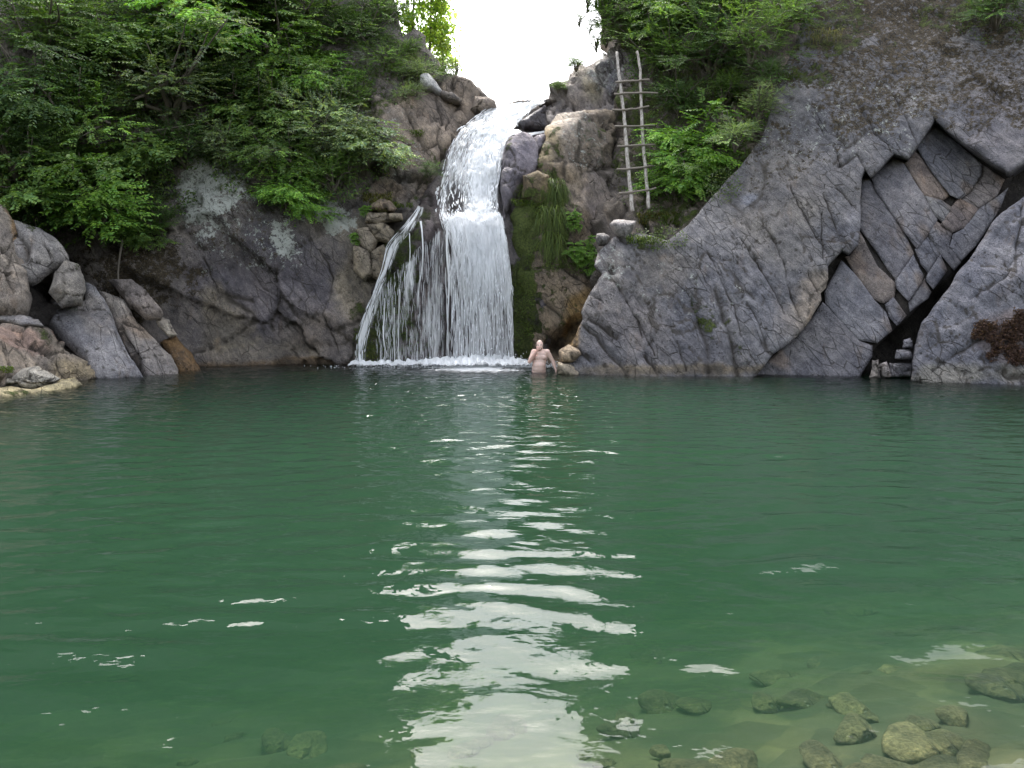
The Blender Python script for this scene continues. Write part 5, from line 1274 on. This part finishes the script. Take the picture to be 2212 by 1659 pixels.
for k, (px, py, rpx, lab) in enumerate([(1850, 1288, 75, 'pale angular sunken stone farthest out at right'), (1960, 1418, 78, 'oblong sunken stone below the farthest pale angular one'), (1850, 1478, 62, 'round pale sunken stone left of the oblong one'), (2170, 1385, 80, 'large sunken stone cut by the right picture edge'), (1690, 1420, 60, 'faint greenish sunken stone left of the round pale one'), (1430, 1475, 70, 'faint sunken stone right beside the bright sky reflection'),
                                        (1580, 1600, 95, 'big brown sunken stone near the bottom edge right of the reflection'), (1990, 1560, 90, 'mossy sunken stone towards the bottom right corner'), (2110, 1590, 80, 'sunken stone in the bottom right corner'), (1780, 1580, 60, 'sunken stone between the big brown one and the mossy one'), (720, 1630, 85, 'yellowish sunken stone at the bottom edge left of the reflection'), (660, 1570, 55, 'smaller sunken stone above the yellowish one at the bottom edge'), (1380, 1620, 70, 'sunken stone at the bottom edge beside the reflection')]):
    p = bed_at(px, py); d = np.linalg.norm(p - CAM)
    stone('sunken_stone', p[0], p[1], rpx * 0.78 * d / F, lab, 1000 + k, 0.3, base=(0.115, 0.094, 0.048), up=0.0)
rg = np.random.default_rng(77)
for k in range(64):
    px, py = rg.uniform(350, 2300), 1659 - 330 * rg.random() ** 1.2
    if px < 1300 and py < 1520: continue
    p = bed_at(px, py)
    stone('bed_stone', p[0], p[1], rg.uniform(0.04, 0.15), 'small brown stone on the shallow pool bed near the bottom edge', 1100 + k, 0.32, base=(0.085, 0.071, 0.036), up=0.0)
# ================================================================== bather
b = NT('skin'); co = b.obj_co()
n1 = b.noise(co, 9, 4, 0.55)
col = b.mix(n1, (0.60, 0.41, 0.34), (0.76, 0.57, 0.50))
sx = b.n('SeparateXYZ'); b.l(co, sx.inputs[0])
hair_z = b.math('SUBTRACT', 1.0, b.math('MULTIPLY', b.math('ABSOLUTE', b.math('SUBTRACT', sx.outputs[2], 0.33)), 9.0), clamp=True)
hair_x = b.math('SUBTRACT', 1.0, b.math('MULTIPLY', b.math('ABSOLUTE', b.math('SUBTRACT', sx.outputs[0], 0.03)), 8.0), clamp=True)
hm = b.math('MULTIPLY', b.math('MULTIPLY', hair_z, hair_x), b.ramp(b.noise(co, 60, 4, 0.7), 0.4, 0.65))
col = b.mix(b.math('MULTIPLY', hm, 0.7), col, (0.2, 0.13, 0.1))
arm_f = b.math('MULTIPLY', b.ramp(sx.outputs[1], -0.15, -0.125, 1, 0), b.ramp(sx.outputs[2], 0.2, 0.24))  # raised forearm: redder skin, plus its shade painted into the colour
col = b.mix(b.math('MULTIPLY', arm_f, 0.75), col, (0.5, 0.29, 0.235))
bs = b.n('BsdfPrincipled', Roughness=0.5); b.l(col, bs.inputs['Base Color'])
bs.inputs['Subsurface Weight'].default_value = 0.1; bs.inputs['Subsurface Radius'].default_value = (0.02, 0.008, 0.005)
b.l(bs.outputs[0], b.out.inputs[0])
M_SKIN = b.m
def plain(name, c, rough=0.7):
    b = NT(name); co = b.obj_co()
    bs = b.n('BsdfPrincipled', Roughness=rough)
    b.l(b.mix(b.noise(co, 40, 4, 0.6), tuple(0.7 * k for k in c), tuple(1.3 * k for k in c)), bs.inputs['Base Color']); b.l(bs.outputs[0], b.out.inputs[0])
    return b.m
def blob_mesh(name, parts, voxel, smooth=6):
    """parts: ('c', p, q, r0, r1) tapered limb or ('e', centre, radii, rotation) ellipsoid; grown together into one skin"""
    V, T = [], []
    bm = bmesh.new(); bmesh.ops.create_uvsphere(bm, u_segments=20, v_segments=12, radius=1.0); bmesh.ops.triangulate(bm, faces=bm.faces[:])
    SV = np.array([v.co[:] for v in bm.verts]); ST = np.array([[v.index for v in f.verts] for f in bm.faces]); bm.free()
    def add(Q):
        T.append(ST + sum(len(a) for a in V)); V.append(Q)
    for p in parts:
        if p[0] == 'e':
            Q = SV * np.array(p[2])
            if len(p) > 3: Q = Q @ rotm(*p[3]).T
            add(Q + np.array(p[1]))
        else:
            a, c, r0, r1 = np.array(p[1], float), np.array(p[2], float), p[3], p[4]
            L = np.linalg.norm(c - a); k = max(3, int(L / (min(r0, r1) * 0.45)) + 1)
            for t in np.linspace(0, 1, k): add(SV * (r0 + (r1 - r0) * t) + a + (c - a) * t)
    me = mesh_np(name, np.concatenate(V), np.concatenate(T))
    o = bpy.data.objects.new(name, me); COL.objects.link(o)
    m = o.modifiers.new('r', 'REMESH'); m.mode = 'VOXEL'; m.voxel_size = voxel; m.use_smooth_shade = True
    s = o.modifiers.new('s', 'SMOOTH'); s.factor = 0.5; s.iterations = smooth
    dg = bpy.context.evaluated_depsgraph_get(); dg.update()
    out = bpy.data.meshes.new_from_object(o.evaluated_get(dg))
    bpy.data.objects.remove(o); bpy.data.meshes.remove(me)
    out.name = name
    out.polygons.foreach_set('use_smooth', np.ones(len(out.polygons), bool))
    return out
K = 0.000692
def Q(x, y, d=0.0): return np.array([(x - 640) * K, d, (1300 - y) * K])
body = []
# trunk
hip = Q(640, 1310, 0.0)
body += [('e', Q(640, 1300, 0.0), (0.165, 0.125, 0.12)), ('e', Q(640, 1180, -0.02), (0.158, 0.128, 0.13)), ('e', Q(645, 1080, -0.03), (0.155, 0.125, 0.12)), ('e', Q(655, 960, -0.005), (0.16, 0.115, 0.12)),
         ('e', Q(670, 830, 0.0), (0.172, 0.115, 0.12)), ('e', Q(685, 720, 0.005), (0.165, 0.10, 0.10)), ('e', Q(600, 820, -0.075), (0.078, 0.04, 0.06)), ('e', Q(760, 820, -0.075), (0.078, 0.04, 0.06)), ('e', Q(645, 1120, -0.09), (0.105, 0.06, 0.11)),
         ('c', Q(560, 640, 0.01), Q(820, 640, 0.01), 0.062, 0.062), ('e', Q(480, 650, 0.0), (0.068, 0.066, 0.07)), ('e', Q(905, 650, 0.0), (0.070, 0.066, 0.07))]
# neck and head, turned a little to the falls
body += [('c', Q(695, 640, 0.01), Q(685, 520, -0.005), 0.062, 0.056), ('e', Q(672, 385, 0.01), (0.077, 0.096, 0.088)), ('e', Q(664, 455, -0.022), (0.066, 0.078, 0.085)), ('e', Q(655, 545, -0.052), (0.046, 0.045, 0.042)),
         ('c', Q(648, 420, -0.098), Q(638, 482, -0.112), 0.009, 0.014), ('e', Q(640, 486, -0.108), (0.017, 0.014, 0.012)), ('e', Q(645, 530, -0.092), (0.025, 0.014, 0.012)), ('e', Q(655, 395, -0.083), (0.05, 0.014, 0.012)),
         ('e', Q(786, 440, 0.012), (0.012, 0.022, 0.032)), ('e', Q(560, 440, 0.022), (0.012, 0.022, 0.032)), ('e', Q(715, 470, -0.06), (0.026, 0.026, 0.026)), ('e', Q(610, 470, -0.06), (0.026, 0.026, 0.026))]
# arm raised to the face
el = Q(335, 955, -0.10); wr = Q(560, 610, -0.155); sh = Q(470, 650, -0.01)
body += [('c', sh, sh * 0.5 + el * 0.5, 0.060, 0.052), ('c', sh * 0.5 + el * 0.5, el, 0.052, 0.043), ('c', el, el * 0.6 + wr * 0.4, 0.047, 0.045), ('c', el * 0.6 + wr * 0.4, wr, 0.045, 0.029)]
hc = Q(592, 545, -0.158)
body += [('e', hc, (0.034, 0.024, 0.044), (0, 0.35, 0))]
for k in range(4):
    a = hc + np.array([-0.024 + 0.019 * k, -0.008, 0.034 - 0.004 * k]); m = a + np.array([0.008, 0.006, 0.030 - 0.004 * abs(k - 1.5)]); e_ = m + np.array([0.018, 0.020, -0.014])
    body += [('c', a, m, 0.0098, 0.0092), ('c', m, e_, 0.0092, 0.008)]
body += [('c', hc + np.array([0.028, -0.004, -0.012]), hc + np.array([0.046, 0.004, 0.016]), 0.0115, 0.010), ('c', hc + np.array([0.046, 0.004, 0.016]), hc + np.array([0.044, 0.018, 0.038]), 0.010, 0.0085)]
# arm reaching down to the rock
sh = Q(915, 655, 0.0); el = Q(1095, 945, 0.02); wr = Q(1178, 1180, -0.03)
body += [('c', sh, sh * 0.5 + el * 0.5, 0.062, 0.052), ('c', sh * 0.5 + el * 0.5, el, 0.052, 0.043), ('c', el, el * 0.6 + wr * 0.4, 0.046, 0.043), ('c', el * 0.6 + wr * 0.4, wr, 0.043, 0.028)]
hc = Q(1203, 1245, -0.045)
body += [('e', hc, (0.026, 0.038, 0.048), (0, -0.2, 0))]
for k in range(4):
    a = hc + np.array([0.004, -0.028 + 0.019 * k, -0.036]); m = a + np.array([0.010, -0.004, -0.036 + 0.004 * abs(k - 1.5)]); e_ = m + np.array([-0.004, 0, -0.028])
    body += [('c', a, m, 0.0098, 0.0092), ('c', m, e_, 0.0092, 0.008)]
body += [('c', hc + np.array([-0.010, -0.034, 0.010]), hc + np.array([-0.022, -0.054, -0.022]), 0.0115, 0.0100), ('c', hc + np.array([-0.022, -0.054, -0.022]), hc + np.array([-0.02, -0.058, -0.048]), 0.0100, 0.0085)]
# legs, under water
for sgn in (-1, 1):
    hj = np.array([sgn * 0.095, 0.0, -0.06]); kn = np.array([sgn * 0.115, -0.04, -0.47]); an = np.array([sgn * 0.12, 0.02, -0.87])
    body += [('c', hj, kn, 0.092, 0.060), ('c', kn, kn * 0.6 + an * 0.4, 0.058, 0.058), ('c', kn * 0.6 + an * 0.4, an, 0.056, 0.040), ('c', an + np.array([0, 0.03, -0.03]), an + np.array([sgn * 0.02, -0.15, -0.045]), 0.040, 0.028)]
PY = water_Y(803.5)
pos = at((1850 + 640 / 9.215) * 0.60636, 803.0, PY)
person = obj('person', None, label='bare-chested bather standing waist-deep beside the falls, hand to his face', cat='person', loc=(float(pos[0]), float(PY), 0.0))
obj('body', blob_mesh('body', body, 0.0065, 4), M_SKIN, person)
M_HAIR = plain('hair', (0.055, 0.04, 0.032), 0.6)
hairp = [('e', Q(682, 362, 0.026), (0.080, 0.090, 0.076)), ('e', Q(692, 410, 0.034), (0.084, 0.078, 0.084)), ('c', Q(770, 370, -0.012), Q(778, 460, -0.02), 0.024, 0.014), ('c', Q(572, 380, 0.0), Q(568, 450, 0.005), 0.016, 0.012)]
obj('hair', blob_mesh('hair', hairp, 0.007, 2), M_HAIR, person)
obj('beard', blob_mesh('beard', [('c', Q(720, 520, -0.052), Q(690, 572, -0.075), 0.018, 0.016), ('c', Q(690, 572, -0.075), Q(640, 582, -0.082), 0.016, 0.016), ('c', Q(600, 535, -0.055), Q(625, 575, -0.078), 0.015, 0.015)], 0.006, 2), plain('stubble', (0.17, 0.105, 0.08)), person)
ME_ = plain('eye', (0.03, 0.022, 0.02), 0.3)
for x_ in (615, 690):
    obj('eye', blob_mesh('eye', [('e', Q(x_, 428, -0.088), (0.013, 0.007, 0.006))], 0.0025, 1), ME_, person)
    obj('eyebrow', blob_mesh('eyebrow', [('c', Q(x_ - 25, 405, -0.088), Q(x_ + 25, 402, -0.088), 0.006, 0.006)], 0.003, 1), M_HAIR, person)
sh_ = [('e', Q(640, 1345, 0.0), (0.175, 0.135, 0.075))]
for sgn in (-1, 1): sh_ += [('c', np.array([sgn * 0.095, 0.0, -0.07]), np.array([sgn * 0.112, -0.025, -0.34]), 0.108, 0.09)]
obj('swim_shorts', blob_mesh('swim_shorts', sh_, 0.012, 2), plain('dark_cloth', (0.02, 0.025, 0.035)), person)
